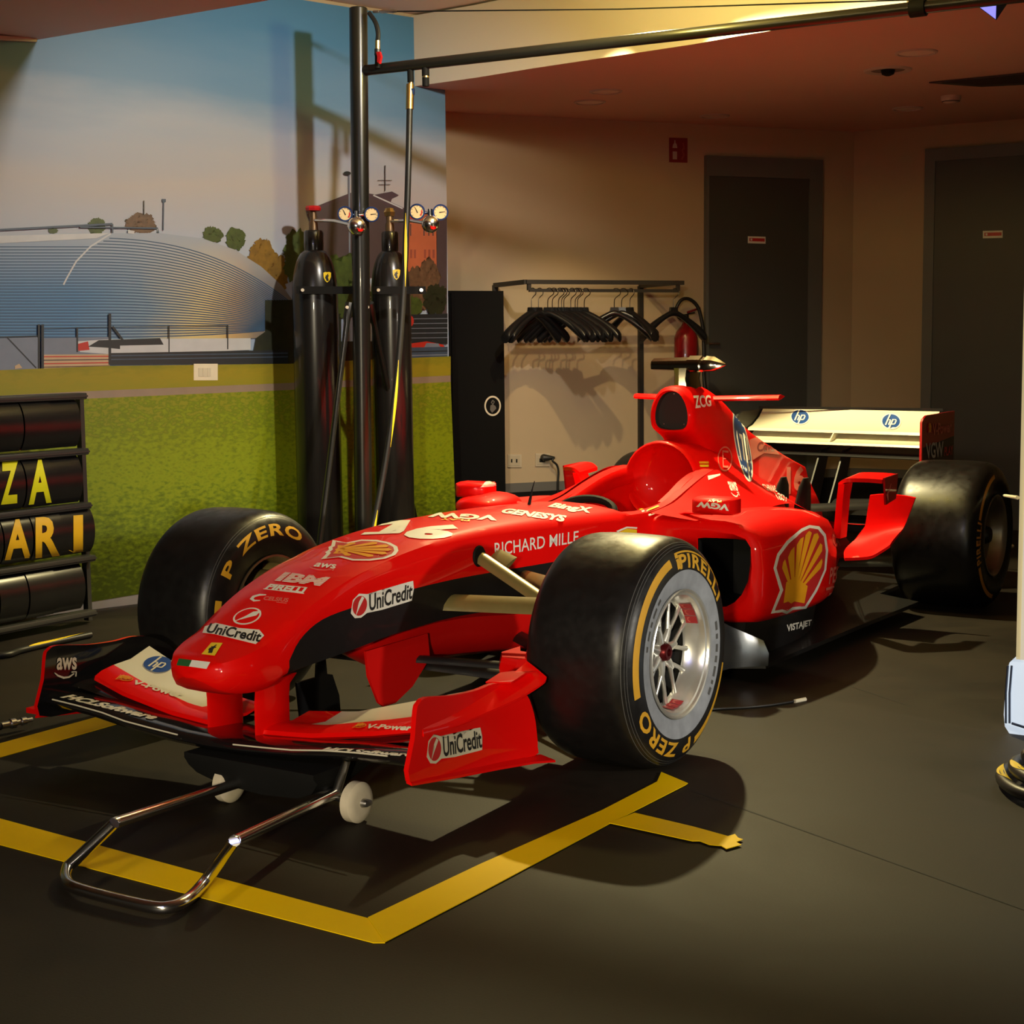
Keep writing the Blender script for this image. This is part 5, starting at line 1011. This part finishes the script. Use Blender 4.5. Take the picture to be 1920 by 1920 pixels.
# ================================================================== gas cylinders with gauges
CYM = mat('black_cylinder_paint', (.012, .011, .010), .26, 0, .35, .15)
def gascyl(cx, cy, rad, ztop, label, red, shield_px, gauges, dome, depthp):
    c = thing('gas_cylinder', (cx, cy, 0), label, 'gas cylinder', 'gas cylinders beside the gantry pole')
    m_ = MB(); prof = [(.012, .0), (.012, rad*.9), (.03, rad), (ztop-.36, rad)]
    for k in range(1, 9):
        a = pi/2*k/8; prof.append((ztop-.36+.22*sin(a), max(rad*.42, rad*(cos(a)*.62+.38))))
    prof += [(ztop-.12, rad*.43), (ztop-.055, rad*.43), (ztop-.045, rad*.38), (ztop-.04, 0)]
    m_.lathe(prof, (cx, cy, 0), 'z', 48); t = bvh(m_)
    u, v = shield_px; decal(m_, t, ((u-7, v-10), (u+7, v-10), (u+7, v+10), (u-7, v+10)), art_horse(1, 2, True))
    m_.build('cylinder_body', [CYM, YELB, BLK], c, 50)
    vb = MB(); vb.lathe([(ztop-.05, .022), (ztop-.01, .022), (ztop, .016), (ztop+.03, .018), (ztop+.05, .012), (ztop+.055, 0)], (cx, cy, 0), 'z', 16); vb.build('valve', mat('aged_brass', (.16, .10, .05), .45, .7), c)
    hw = MB()
    if red: hw.lathe([(ztop+.048, .0), (ztop+.048, .02), (ztop+.05, .036), (ztop+.062, .039), (ztop+.072, .034), (ztop+.072, 0)], (cx, cy, 0), 'z', 9)
    else: hw.lathe([(ztop+.03, .0), (ztop+.03, .024), (ztop+.05, .028), (ztop+.068, .020), (ztop+.072, 0)], (cx, cy, 0), 'z', 8)
    hw.build('handwheel', REDV if red else BRASS, c, 20)
    def GP(u, v): return PPL(u, v, depthp, FW)
    rg = MB(); dc = GP(*dome[:2]); r_ = dome[2]; nrm = (CAM-dc).normalized(); sd = Vector((-nrm.y, nrm.x, 0)).normalized(); upv = nrm.cross(sd).normalized(); upv = upv if upv.z > 0 else -upv
    def disc(mb, P, prof, mi=0, n_=24): mb.loft([[P+nrm*h+(sd*cos(2*pi*k/n_)+upv*sin(2*pi*k/n_))*r for k in range(n_)] for h, r in prof], True, (False, False), mi)
    disc(rg, dc, [(-.05, r_*.9), (-.02, r_), (.0, r_), (.012, r_*.9), (.022, r_*.6), (.026, r_*.25), (.028, .0)])
    rg.tube([Vector((cx, cy, ztop+.005)), Vector((cx, cy, ztop+.005)).lerp(dc-nrm*.03, .5)+Vector((0, 0, .01)), dc-nrm*.03], .008, 8)
    rg.cyl(dc-nrm*.02, dc-nrm*.02+upv*.07, .012, 10)
    for gx, gy, gr in gauges: rg.cyl(dc-nrm*.02+upv*.05, GP(gx, gy)-nrm*.03, .007, 8)
    rgo = rg.build('regulator', CHROME, c, 50)
    for i, (gx, gy, gr) in enumerate(gauges):
        P = GP(gx, gy); gg = MB(); disc(gg, P, [(-.035, gr*.95), (.0, gr), (.004, gr*.97), (.004, gr*.80)], 0); disc(gg, P, [(.001, gr*.82), (.0012, 0)], 1)
        a = (2.0, .1)[i]; d_ = sd*cos(a)+upv*sin(a); e_ = nrm.cross(d_); gg.add([P+nrm*.003-d_*gr*.15+e_*.0025, P+nrm*.003-d_*gr*.15-e_*.0025, P+nrm*.003+d_*gr*.6-e_*.001, P+nrm*.003+d_*gr*.6+e_*.001], [(0, 1, 2, 3)], 2)
        if i == 0: gg.loft([[P+nrm*.0025+(sd*cos(b)+upv*sin(b))*r for r in (gr*.5, gr*.68)] for b in [-.9+1.2*k/8 for k in range(9)]], False, (False, False), 3)
        for k in range(9):
            b = -.7+4.5*k/8; gg.add([P+nrm*.0025+(sd*cos(b+s_)+upv*sin(b+s_))*r for r, s_ in ((gr*.62, -.04), (gr*.62, .04), (gr*.74, .04), (gr*.74, -.04))], [(0, 1, 2, 3)], 2)
        gg.build('pressure_gauge', [BLUM, GAUGE, BLK, REDP], rgo, 40)
    return c
q = PPL(588, 440, CAM+FW*7.5, FW); gascyl(q.x, q.y, .111, 1.80, 'black gas cylinder with a red handwheel, left of the gantry pole', True, (613, 520), [(647, 401, .036), (697, 402, .036)], (669, 424, .044), CAM+FW*7.22)
q = PPL(731, 440, CAM+FW*7.62, FW); gascyl(q.x, q.y, .098, 1.80, 'black gas cylinder with a brass valve, right of the gantry pole', False, (743, 515), [(782, 397, .038), (826, 398, .038)], (807, 420, .042), CAM+FW*7.30)

# ================================================================== black locker, coat rack, hangers, wall fittings
LO = .34
a, b = BK(842, 545, LO), BK(944, 545, LO); lk = thing('locker', (.5*(a.x+b.x), .5*(a.y+b.y), 0), 'tall matt black locker with a round white badge, right of the mural', 'locker')
zl = a.z; lm_ = MB(); A0, B0 = Vector((a.x, a.y, 0)), Vector((b.x, b.y, 0)); lm_.prism([A0, B0, B0+Vector((0, 0, zl)), A0+Vector((0, 0, zl))], -WN*(LO-.02))
LKM = mat('matt_black_cabinet', (.003, .003, .003), .65, spec=.12)
lm_.build('locker_body', LKM, lk)
ld = MB(); e_ = (B0-A0).normalized()*.008; ld.prism([A0+e_+Vector((0, 0, .02)), B0-e_+Vector((0, 0, .02)), B0-e_+Vector((0, 0, zl-.012)), A0+e_+Vector((0, 0, zl-.012))], WN*.012)
tl2 = bvh(ld); decal(ld, tl2, ((908, 742), (939, 742), (939, 780), (908, 780)), [ringpoly(.5, .5, .5, .5, .09, 1), strokes([(.50, .78), (.60, .70), (.52, .58), (.42, .66), (.50, .78)], .06, 2), poly2d([(.36, .52), (.5, .58), (.66, .5), (.72, .38), (.6, .26), (.46, .16), (.34, .3)], 2)], .002)
ld.build('locker_door', [LKM, mat('white_badge_ring', (.62, .56, .45), .5), mat('grey_badge_print', (.12, .11, .10), .5)], lk)
RO = .50; RKM = mat('black_steel_rail', (.02, .018, .016), .5)
rk = thing('coat_rack', BK(1218, 520, .02), 'black wall rack with a long clothes rail above the hangers', 'coat rack')
def bar(mb, a, b, w_, h_=None): 
    A, B = Vector(a), Vector(b); D = (B-A).normalized(); h_ = h_ or w_; U = Vector((0, 0, 1)) if abs(D.z) < .8 else WN; S = D.cross(U).normalized(); U = S.cross(D)
    mb.loft([[P+S*(sx*w_/2)+U*(sz*h_/2) for sx, sz in ((-1, -1), (1, -1), (1, 1), (-1, 1))] for P in (A, B)])
zr_ = BK(1130, 529, RO).z; F1, F2 = BK(986, 534, RO), BK(1281, 525, RO); F1.z = F2.z = .5*(F1.z+F2.z)
G1, G2 = BK(992, 548, RO), BK(1271, 542, RO); G1.z = G2.z = .5*(G1.z+G2.z)
r1 = MB(); bar(r1, F1, F2, .03, .024); r1.build('top_rail', RKM, rk)
r1 = MB(); bar(r1, G1, G2, .018, .018); bar(r1, G1, Vector((G1.x, G1.y, F1.z)), .02); bar(r1, G2, Vector((G2.x, G2.y, F2.z)), .02); r1.build('clothes_rail', RKM, rk)
for F_ in (F1, F2-(F2-F1).normalized()*.04):
    r1 = MB(); bar(r1, F_-WN*(RO-.01), F_, .022, .026); r1.build('rail_arm', RKM, rk); r1 = MB(); bar(r1, F_-WN*(RO-.015), Vector((F_.x, F_.y, .02))-WN*(RO-.015), .028); r1.build('rack_post', RKM, rk)
HGM = mat('black_hanger_plastic', (.008, .008, .009), .3); HKM = mat('dark_hook_wire', (.12, .10, .08), .35, .9)
def make_hanger():
    r = bpy.data.objects.new('clothes_hanger', None); COL.objects.link(r); r.empty_display_size = .05
    m_ = MB(); L = crom([(-.215, -.185, .022), (-.19, -.160, .024), (-.12, -.105, .017), (-.05, -.062, .013), (0, -.045, .014), (.05, -.062, .013), (.12, -.105, .017), (.19, -.160, .024), (.215, -.185, .022)], 3)
    m_.loft([[(x+.0, (.020 if abs(x) < .1 else .020+.12*(abs(x)-.1))*cos(a), z+1.35*w_*sin(a)) for a in [2*pi*k/10 for k in range(10)]] for x, z, w_ in L])
    m_.prism([(-.03, -.010, -.055), (.03, -.010, -.055), (.022, -.010, -.012), (-.022, -.010, -.012)], (0, .02, 0))
    b_ = m_.build('hanger_body', HGM, None, 60); b_.parent = r
    h = MB(); h.tube(crom([(.0, 0, -.02), (0, 0, .018), (.004, 0, .036), (.018, 0, .05), (.034, 0, .062), (.036, 0, .080), (.022, 0, .094), (.004, 0, .096), (-.012, 0, .086)], 3), .0028, 6); b2 = h.build('hook', HKM, None, 60); b2.parent = r
    return r
hx = [(996, -24), (1009, -20), (1027, 40), (1036, 48), (1047, 52), (1053, 58), (1057, 50), (1070, 56), (1078, 48), (1083, 52), (1096, 44), (1152, 18), (1166, 30), (1181, 74), (1263, -6)]
first = make_hanger(); places = ['leftmost', 'second', 'third', 'fourth', 'fifth', 'sixth', 'seventh', 'eighth', 'ninth', 'tenth', 'last']
for i, (u, ang) in enumerate(hx):
    if i == 0: o = first
    else:
        o = first.copy(); COL.objects.link(o)
        for ch in first.children:
            c2 = ch.copy(); c2.parent = o; COL.objects.link(c2)
    t = (u-992)/(1271-992); d_ = (G2-G1); q = None
    best = min(range(200), key=lambda k: abs(960+FPX*((G1+d_*(k/199))-CAM).dot(RT)/((G1+d_*(k/199))-CAM).dot(FW)-u)); q = G1+d_*(best/199)
    o.location = q+Vector((0, 0, -.0835)); o.rotation_euler = (0, 0, atan2(WD.y, WD.x)-radians(ang))
    if i < 11: lb = 'black hanger, %s from the left in the big bunch by the locker' % places[i] if i not in (0, 10) else ('black hanger on the rail closest to the locker' if i == 0 else 'black hanger at the right end of the big bunch by the locker')
    elif i < 14: lb = ('black hanger at the left of the middle group of three', 'black hanger in the centre of the middle group of three', 'black hanger seen edge-on at the right of the middle group of three')[i-11]
    else: lb = 'lone black hanger at the right end of the rail, before the fire extinguisher'
    tag(o, lb, 'hanger', 'black hangers on the clothes rail')
# fire extinguisher, sign, sockets, plug
ex = BK(1286, 640, .10); zt2 = BK(1286, 612, .10).z
fe = thing('fire_extinguisher', (ex.x, ex.y, zt2-.46), 'red fire extinguisher on the wall behind the car, by the grey door', 'fire extinguisher')
m_ = MB(); m_.lathe([(zt2-.46, 0), (zt2-.46, .066), (zt2-.44, .073), (zt2-.07, .073), (zt2-.03, .060), (zt2, .032), (zt2+.02, .022), (zt2+.03, .020), (zt2+.03, 0)], (ex.x, ex.y, 0), 'z', 32); m_.build('extinguisher_body', mat('extinguisher_red', (.22, .004, .006), .3, 0, .5), fe)
m_ = MB(); m_.cyl((ex.x, ex.y, zt2+.03), (ex.x, ex.y, zt2+.075), .018, 12); m_.tube([Vector((ex.x, ex.y, zt2+.07))-WD*.01, Vector((ex.x, ex.y, zt2+.085))+WD*.06], [.008, .006], 8, flat=(1, .6, (0, 0, 1))); m_.build('valve_head', MATB, fe)
m_ = MB(); m_.tube([Vector((ex.x, ex.y, zt2+.085))+WD*.01, Vector((ex.x, ex.y, zt2+.115))+WD*.10], [.008, .005], 8); m_.build('lever', mat('dark_red_lever', (.16, .01, .01), .4), fe)
m_ = MB(); pl_ = [Vector((ex.x, ex.y, zt2+.06))+WD*a_+WN*b_+Vector((0, 0, c_)) for a_, b_, c_ in ((-.01, .02, 0), (-.07, .05, -.01), (-.095, .05, .04), (-.06, .05, .10), (.0, .05, .105), (.06, .05, .05), (.095, .045, -.08), (.105, .04, -.25), (.11, .03, -.36), (.12, .03, -.46))]; m_.tube(crom([tuple(p) for p in pl_], 5), .011, 10); p9 = pl_[-1]; m_.lathe([(0, .012), (-.04, .016), (-.11, .036), (-.11, 0)], p9, 'z', 14); m_.build('discharge_hose', HOSEB, fe, 50)
m_ = MB(); m_.prism([Vector((ex.x, ex.y, zt2-.2))-WN*.085+WD*s_+Vector((0, 0, h_)) for s_, h_ in ((-.03, -.1), (.03, -.1), (.03, .1), (-.03, .1))], WN*.02); m_.build('wall_bracket', MATB, fe)
sg = MB(); A, B, C2, D2 = BK(1255, 258, .004), BK(1289, 259, .004), BK(1289, 305, .004), BK(1255, 304, .004); sg.prism([A, B, C2, D2], -WN*.004); ts_ = bvh(sg)
decal(sg, ts_, ((1255, 258), (1289, 259), (1289, 305), (1255, 304)), [poly2d([(.18, .12), (.42, .12), (.42, .44), (.18, .44)], 1), poly2d([(.16, .58), (.44, .58), (.40, .74), (.33, .80), (.33, .90), (.27, .90), (.27, .80), (.20, .72)], 1), strokes([(.66, .12), (.80, .3), (.70, .5), (.84, .6)], .1, 2), strokes([(.72, .5), (.8, .64), (.74, .8)], .08, 2)], .001)
tag(sg.build('fire_sign', [mat('dark_red_sign', (.22, .012, .014), .5), mat('dim_white_sign', (.45, .36, .30), .5), mat('faded_red_sign', (.30, .05, .04), .5)]), 'small red fire extinguisher sign on the wall left of the grey door', 'sign')
for i, (u0, v0, u1, v1) in enumerate(((951, 852, 977, 876), (1003, 850, 1030, 874))):
    so = MB(); so.prism([BK(u0, v0, .0), BK(u1, v0, .0), BK(u1, v1, .0), BK(u0, v1, .0)], WN*.010); t_ = bvh(so)
    decal(so, t_, ((u0, v0), (u1, v0), (u1, v1), (u0, v1)), [poly2d([(.08, .12), (.92, .12), (.92, .88), (.08, .88)], 1)]+([poly2d([(.26, .36), (.36, .36), (.36, .64), (.26, .64)], 2), poly2d([(.62, .36), (.72, .36), (.72, .64), (.62, .64)], 2)] if i == 0 else [poly2d([(.3, .3), (.7, .3), (.7, .6), (.3, .6)], 2)]))
    tag(so.build('wall_socket', [mat('socket_cream', (.52, .44, .33), .45), mat('socket_cream_inner', (.46, .39, .29), .45), MATB]), ('cream wall socket with two slots, just right of the locker', 'cream wall socket with a black plug in it, behind the car')[i], 'wall socket', 'wall sockets under the coat rack')
pg = MB(); pl0 = BK(1019, 858, .012); pg.lathe([(0, .0)], pl0) if False else pg.tube([pl0, pl0+WN*.025, pl0+WN*.04+WD*.03, pl0+WN*.045+WD*.055], [.022, .022, .014, .007], 12)
cbl = [pl0+WN*.045+WD*.05]+[BK(u, v, o_) for u, v, o_ in ((1036, 864, .06), (1044, 872, .06), (1047, 885, .055), (1046, 905, .05), (1046, 930, .04))]; e0 = cbl[-1]; cbl += [Vector((e0.x, e0.y, .25)), Vector((e0.x, e0.y, .012))+WN*.05, Vector((e0.x, e0.y, .012))+WN*.30+WD*.1]
pg.tube(crom([tuple(p) for p in cbl], 5), .0065, 8)
tag(pg.build('power_plug', [HOSEB], None, 50), 'black power plug with a curved cable in the right wall socket', 'plug')

# ================================================================== ceiling fittings
def ceil_disc(name, u, v, rad, prof, mats, mi=0, lab=None, cat=None, grp=None):
    P = PX(u, v, 2, SOFZ); m_ = MB()
    for pr, k in prof: m_.lathe([(h, r*rad) for h, r in pr], P, 'z', 28, k)
    o = m_.build(name, mats, None, 40); return tag(o, lab, cat, grp)
DL = [([(0, 1.0), (-.006, .98), (-.008, .86), (.0, .84)], 0), ([(-.002, .84), (-.004, .5), (-.004, 0)], 1)]
DM = [mat('white_trim_ring', (.5, .44, .38), .5), mat('frosted_diffuser', (.75, .66, .55), .4)]
ceil_disc('downlight', 1718, 98, .10, DL, DM, lab='unlit round downlight nearest the fascia in the dark ceiling', cat='downlight', grp='unlit downlights in the dark ceiling')
ceil_disc('downlight', 1702, 203, .09, DL, DM, lab='unlit round downlight below the smoke detector, near the far corner', cat='downlight', grp='unlit downlights in the dark ceiling')
ceil_disc('downlight', 1340, 217, .09, DL, DM, lab='unlit round downlight above the first grey door', cat='downlight', grp='unlit downlights in the dark ceiling')
ceil_disc('downlight', 1136, 171, .09, DL, DM, lab='unlit round downlight above the coat rack, closest to the boom', cat='downlight', grp='unlit downlights in the dark ceiling')
ceil_disc('downlight', 1106, 191, .09, DL, DM, lab='unlit round downlight above the coat rack, closest to the wall', cat='downlight', grp='unlit downlights in the dark ceiling')
ceil_disc('ceiling_speaker', 1665, 131, .12, [([(0, 1.0), (-.008, .96), (-.01, .8), (-.002, .7)], 0), ([(-.002, .7), (-.001, .3)], 1), ([(-.001, .3), (-.022, .25), (-.03, .1), (-.03, 0)], 2)], [DM[0], mat('grey_grille', (.16, .13, .12), .6), MATB], lab='round ceiling speaker with a dark centre, behind the large downlight', cat='speaker')
ceil_disc('smoke_detector', 1783, 180, .055, [([(0, 1.0), (-.018, 1.0), (-.034, .8), (-.042, .45), (-.042, 0)], 0), ([(-.03, .9), (-.036, .72)], 1)], [mat('detector_plastic', (.62, .5, .42), .45), MATB], lab='small round smoke detector on the dark ceiling at the upper right', cat='smoke detector')
vp = MB(); vp.prism([PX(u, v, 2, SOFZ-.002) for u, v in ((1742, 154), (1840, 161), (1960, 155), (1960, 132))], (0, 0, -.006)); vp.prism([PX(u, v, 2, SOFZ-.008) for u, v in ((1765, 154), (1840, 159), (1955, 153), (1955, 136))], (0, 0, -.002), 1)
tag(vp.build('ceiling_vent', [mat('dark_vent_frame', (.06, .05, .05), .6), mat('dark_vent_face', (.03, .027, .027), .7)]), 'dark flat vent panel set into the ceiling at the right edge', 'vent')
# blue-lit spotlight hanging beyond the boom
sp0 = PX(1862, 14, 1, 2.5); sl = thing('spotlight', sp0, 'small black spotlight glowing blue, at the top right beyond the boom', 'spotlight')
m_ = MB(); c0 = sp0
P_ = lambda u, v, dy: PX(u, v, 1, 2.5+dy)
m_.loft([[P_(1833, 12, 0), P_(1868, 38, 0), P_(1888, 8, .03), P_(1872, -12, .05), P_(1845, -14, .03)], [P_(1850, 4, .16), P_(1874, 24, .16), P_(1890, 4, .16), P_(1880, -14, .16), P_(1855, -12, .16)]]); m_.build('lamp_housing', MATB, sl)
m_ = MB(); m_.add([P_(1835, 12, -.004), P_(1867, 36, -.004), P_(1868, 6, -.004), P_(1850, 2, -.004)], [(0, 1, 2, 3)]); m_.build('lens', mat('blue_lit_lens', (.1, .1, .4), .3, emit=((.22, .22, 1.0), 1.1)), sl, recalc=False)
m_ = MB(); m_.cyl(P_(1872, 0, .10), Vector((P_(1872, 0, .10).x, P_(1872, 0, .10).y, 2.915)), .012, 10); m_.build('lamp_stem', MATB, sl)

# ================================================================== wheeled chrome jack under the nose
jk = thing('nose_jack', (.25, -.9, 0), 'chrome lever jack on white wheels under the nose of the car', 'jack')
W1 = Vector((.455, -.858, .052)); W2 = PX(430, 1467, 2, .052)
k1, k2 = PX(440, 1577, 2, .125), PX(215, 1543, 2, .125)
e = [PX(u, v, 2, .022) for u, v in ((388, 1648), (352, 1686), (318, 1701), (270, 1698), (150, 1668), (124, 1650), (127, 1626), (140, 1600))]
A1 = W1+Vector((-.065, .0, .012)); A2 = W2+Vector((.055, .0, .012))
k3 = PX(412, 1612, 2, .08)
path = [A1, A1.lerp(k1, .5), k1.lerp(A1, .06), k1, k1.lerp(e[0], .08)]+e[0:1]+e[1:7]+[e[6].lerp(k2, .12), k2.lerp(e[6], .08), k2, k2.lerp(A2, .06), A2.lerp(k2, .5), A2]
m_ = MB(); m_.tube(crom([tuple(p) for p in path], 4), .0135, 14); m_.build('handle', CHROME, jk, 60)
m_ = MB(); m_.tube([A1, A1.lerp(A2, .5), A2], .011, 12); m_.cyl(W1+Vector((-.08, 0, 0)), W1+Vector((.03, 0, 0)), .008, 10); m_.cyl(W2+Vector((.07, 0, 0)), W2+Vector((-.03, 0, 0)), .008, 10)
m_.tube([A1, W1+Vector((-.05, 0, .05)), PX(651, 1425, 1, -.86)], [.012, .012, .009], 10); m_.tube([A2, W2+Vector((.05, 0, .05)), Vector((W2.x+.06, -.88, .125))], [.012, .012, .009], 10); m_.build('axle_frame', STEEL, jk, 50)
NYL = mat('cream_nylon', (.62, .55, .42), .5, 0, 0, .12, 40)
for W_ in (W1, W2):
    wo = MB(); wo.lathe([(-.021, .0), (-.021, .03), (-.018, .045), (-.012, .052), (.012, .052), (.018, .045), (.021, .03), (.021, 0)], W_, 'x', 36); wo.lathe([(.021, .012), (.030, .010), (.036, .008), (.036, 0)], W_, 'x', 12, 1); wo.build('castor_wheel', [NYL, STEEL], jk, 40)
m_ = MB(); rg = []
for x, dz in ((-.06, .02), (-.03, 0), (.05, -.02), (.2, -.03), (.32, -.02), (.365, .0), (.385, .03)):
    rg.append([(x, -.94, .110+dz*.3), (x, -.925, .075+dz*.9), (x, -.80, .068+dz*.9), (x, -.70, .10+dz*.3), (x, -.70, .128), (x, -.94, .130)])
m_.loft(rg); m_.build('support_pad', MATB, jk, 50)

# ================================================================== yellow tape on the floor
TAPM = mat('yellow_floor_tape', (1.0, .66, .0), .5, 0, 0, .04, 9, spec=.1)
def tape(name_lab, pts, n_=3, jag=None):
    V = [PX(u, v, 2, .0012) for u, v in pts]; m_ = MB(); m_.prism([Vector((p.x, p.y, .0004)) for p in V], (0, 0, .0016)); return tag(m_.build('tape_strip', TAPM), name_lab, 'tape', 'yellow tape box on the floor')
tape('long yellow tape strip crossing the floor in front of the jack handle', [(-60, 1567), (0, 1584), (350, 1676), (700, 1768), (722, 1768), (690, 1722), (350, 1630), (0, 1535), (-60, 1519)])
t2 = [(690, 1722), (722, 1768), (900, 1676), (1145, 1545), (1284, 1474), (1290, 1470), (1240, 1449), (1232, 1467), (1130, 1520), (900, 1622)]
o = tape('yellow tape strip running from the front corner towards the near front tyre', t2); o.location.z = .0020
o = tape('short torn yellow tape stub reaching sideways in the tyre shadow', [(1142, 1546), (1190, 1527), (1300, 1553), (1365, 1571), (1378, 1567), (1384, 1574), (1393, 1577), (1380, 1582), (1390, 1587), (1372, 1592), (1362, 1595), (1352, 1589), (1330, 1587), (1312, 1580), (1298, 1580)]); o.location.z = .0040
tape('yellow tape strip at the left, ending under the far end of the front wing', [(-70, 1442), (0, 1420), (240, 1352), (205, 1338), (0, 1394), (-70, 1413)])

# ================================================================== hoses and cable on the floor
def striped_hose(name, path, r, lab, cat, segs, fit=None):
    m_ = MB(); c_ = crom(path, 8); m_.tube(c_, r, 10, 0); L_ = len(c_)
    for s0, s1, a0, tw in segs:
        i0, i1 = int(s0*L_), min(L_-2, int(s1*L_)); rg = []
        for i in range(i0, i1+1):
            p = Vector(c_[i]); t = (i-i0)/max(1, i1-i0); T_ = (Vector(c_[i+1])-Vector(c_[max(0, i-1)])).normalized(); s_ = T_.cross(Vector((0, 0, 1))).normalized(); w_ = .75*sin(pi*(.05+.9*t)); b = a0+tw*t
            rg.append([p+s_*((r+.0008)*cos(q))+Vector((0, 0, (r+.0008)*sin(q))) for q in (b-w_, b, b+w_)])
        m_.loft(rg, False, (False, False), 1)
    if fit:
        for a, b, rr in fit: m_.cyl(a, b, rr, 12, 2)
    return tag(m_.build(name, [HOSEB, YELB, STEEL], None, 50), lab, cat)
f0 = PX(2, 1361, 2, .03); f1 = PX(60, 1349, 2, .03)
striped_hose('floor_hose', [tuple(PX(170, 1190, 2, .014)), tuple(PX(95, 1206, 2, .014)), tuple(PX(40, 1219, 2, .014)), tuple(PX(0, 1229, 2, .014)), (-2.25, -.1, .014), (-2.2, -.6, .014), (-1.7, -.98, .014), (-1.2, -.93, .022), tuple(f0)], .013, 'black hose with yellow stripe and steel fitting on the floor behind the front wing', 'hose', [(.03, .22, 1.2, 1.0)], [(f0, f0.lerp(f1, .35), .011), (f0.lerp(f1, .3), f0.lerp(f1, .45), .016), (f0.lerp(f1, .45), f0.lerp(f1, .7), .009), (f0.lerp(f1, .65), f0.lerp(f1, .8), .013), (f0.lerp(f1, .8), f1, .008)])
cc = Vector((1.925, .33, 0)); path = []
for k in range(49):
    a = 2*pi*k/22+2.2; r_ = .19-.045*k/48*1.6+.01*sin(a*3); path.append((cc.x+r_*cos(a), cc.y+r_*sin(a)*1.1, .018+.030*(k/22)))
striped_hose('coiled_hose', path, .017, 'black hose with yellow stripes coiled on the floor at the right edge', 'hose', [(.05+.12*k, .12+.12*k, 1.0, 1.2) for k in range(8)])
m_ = MB(); m_.tube(crom([tuple(PX(u, v, 2, .005)) for u, v in ((1300, 1335), (1345, 1329), (1400, 1326), (1450, 1321), (1504, 1312))], 5), .0045, 8); m_.cyl(PX(1490, 1315, 2, .006), PX(1510, 1311, 2, .006), .007, 8, 1)
tag(m_.build('floor_cable', [HOSEB, CREAM], None, 50), 'thin black cable lying on the floor behind the near front tyre', 'cable')

# ================================================================== lit display at the right edge
dp = thing('display_stand', (1.85, .90, 0), 'pale lit display stand on a clear box base, cut off by the right edge', 'display stand')
def D(u, v, dy=0): return PX(u, v, 1, .87+dy)
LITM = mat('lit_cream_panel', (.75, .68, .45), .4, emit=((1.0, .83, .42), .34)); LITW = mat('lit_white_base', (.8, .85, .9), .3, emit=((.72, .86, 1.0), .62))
zb_ = D(1900, 1236).z; m_ = MB(); A = D(1905, 1236); B = D(1921, 500)
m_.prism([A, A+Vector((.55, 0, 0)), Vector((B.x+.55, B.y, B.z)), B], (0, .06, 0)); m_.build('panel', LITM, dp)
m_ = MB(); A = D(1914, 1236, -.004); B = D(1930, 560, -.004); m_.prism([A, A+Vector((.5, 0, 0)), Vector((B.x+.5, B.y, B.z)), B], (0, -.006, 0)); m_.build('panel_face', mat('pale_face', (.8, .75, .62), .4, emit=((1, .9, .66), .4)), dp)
m_ = MB(); out = [(1904, 1232), (1893, 1242), (1887, 1262), (1882, 1340), (1884, 1362), (1893, 1376)]
pts = [D(u, v) for u, v in out]; pts = pts+[Vector((2.35, .87, pts[-1].z)), Vector((2.35, .87, pts[0].z))]
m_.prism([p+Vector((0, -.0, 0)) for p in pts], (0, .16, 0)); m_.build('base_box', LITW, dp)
m_ = MB(); 
for u0 in (1890, 1897): m_.tube([D(u0, 1248, -.01), D(u0-4, 1300, -.01), D(u0-4, 1356, -.01)], .0035, 6)
m_.tube([D(1897, 1356, -.01), D(1960, 1376, -.01)], .004, 6); m_.build('base_edging', mat('blue_grey_edge', (.06, .08, .13), .3), dp)
m_ = MB(); zf = pts[5].z; m_.box((2.0, .95, zf*.5), (.70, .12, zf)); m_.build('plinth', mat('grey_plinth', (.3, .29, .26), .5), dp)
rp = MB(); r0 = D(1908, 933, .03); r1_ = PX(1870, 927, 1, 5.2); rp.tube([r0, r0.lerp(r1_, .5)+Vector((0, 0, -.0)), r1_], .006, 8); rp.cyl((r1_.x, r1_.y, 0), (r1_.x, r1_.y, r1_.z+.03), .012, 10); rp.lathe([(0, 0), (0, .10), (.012, .10), (.02, .02)], (r1_.x, r1_.y, 0), 'z', 20)
tag(rp.build('barrier_rope', mat('white_rope', (.75, .72, .6), .6)), 'thin white barrier rope at the right edge beside the rear tyre', 'barrier')
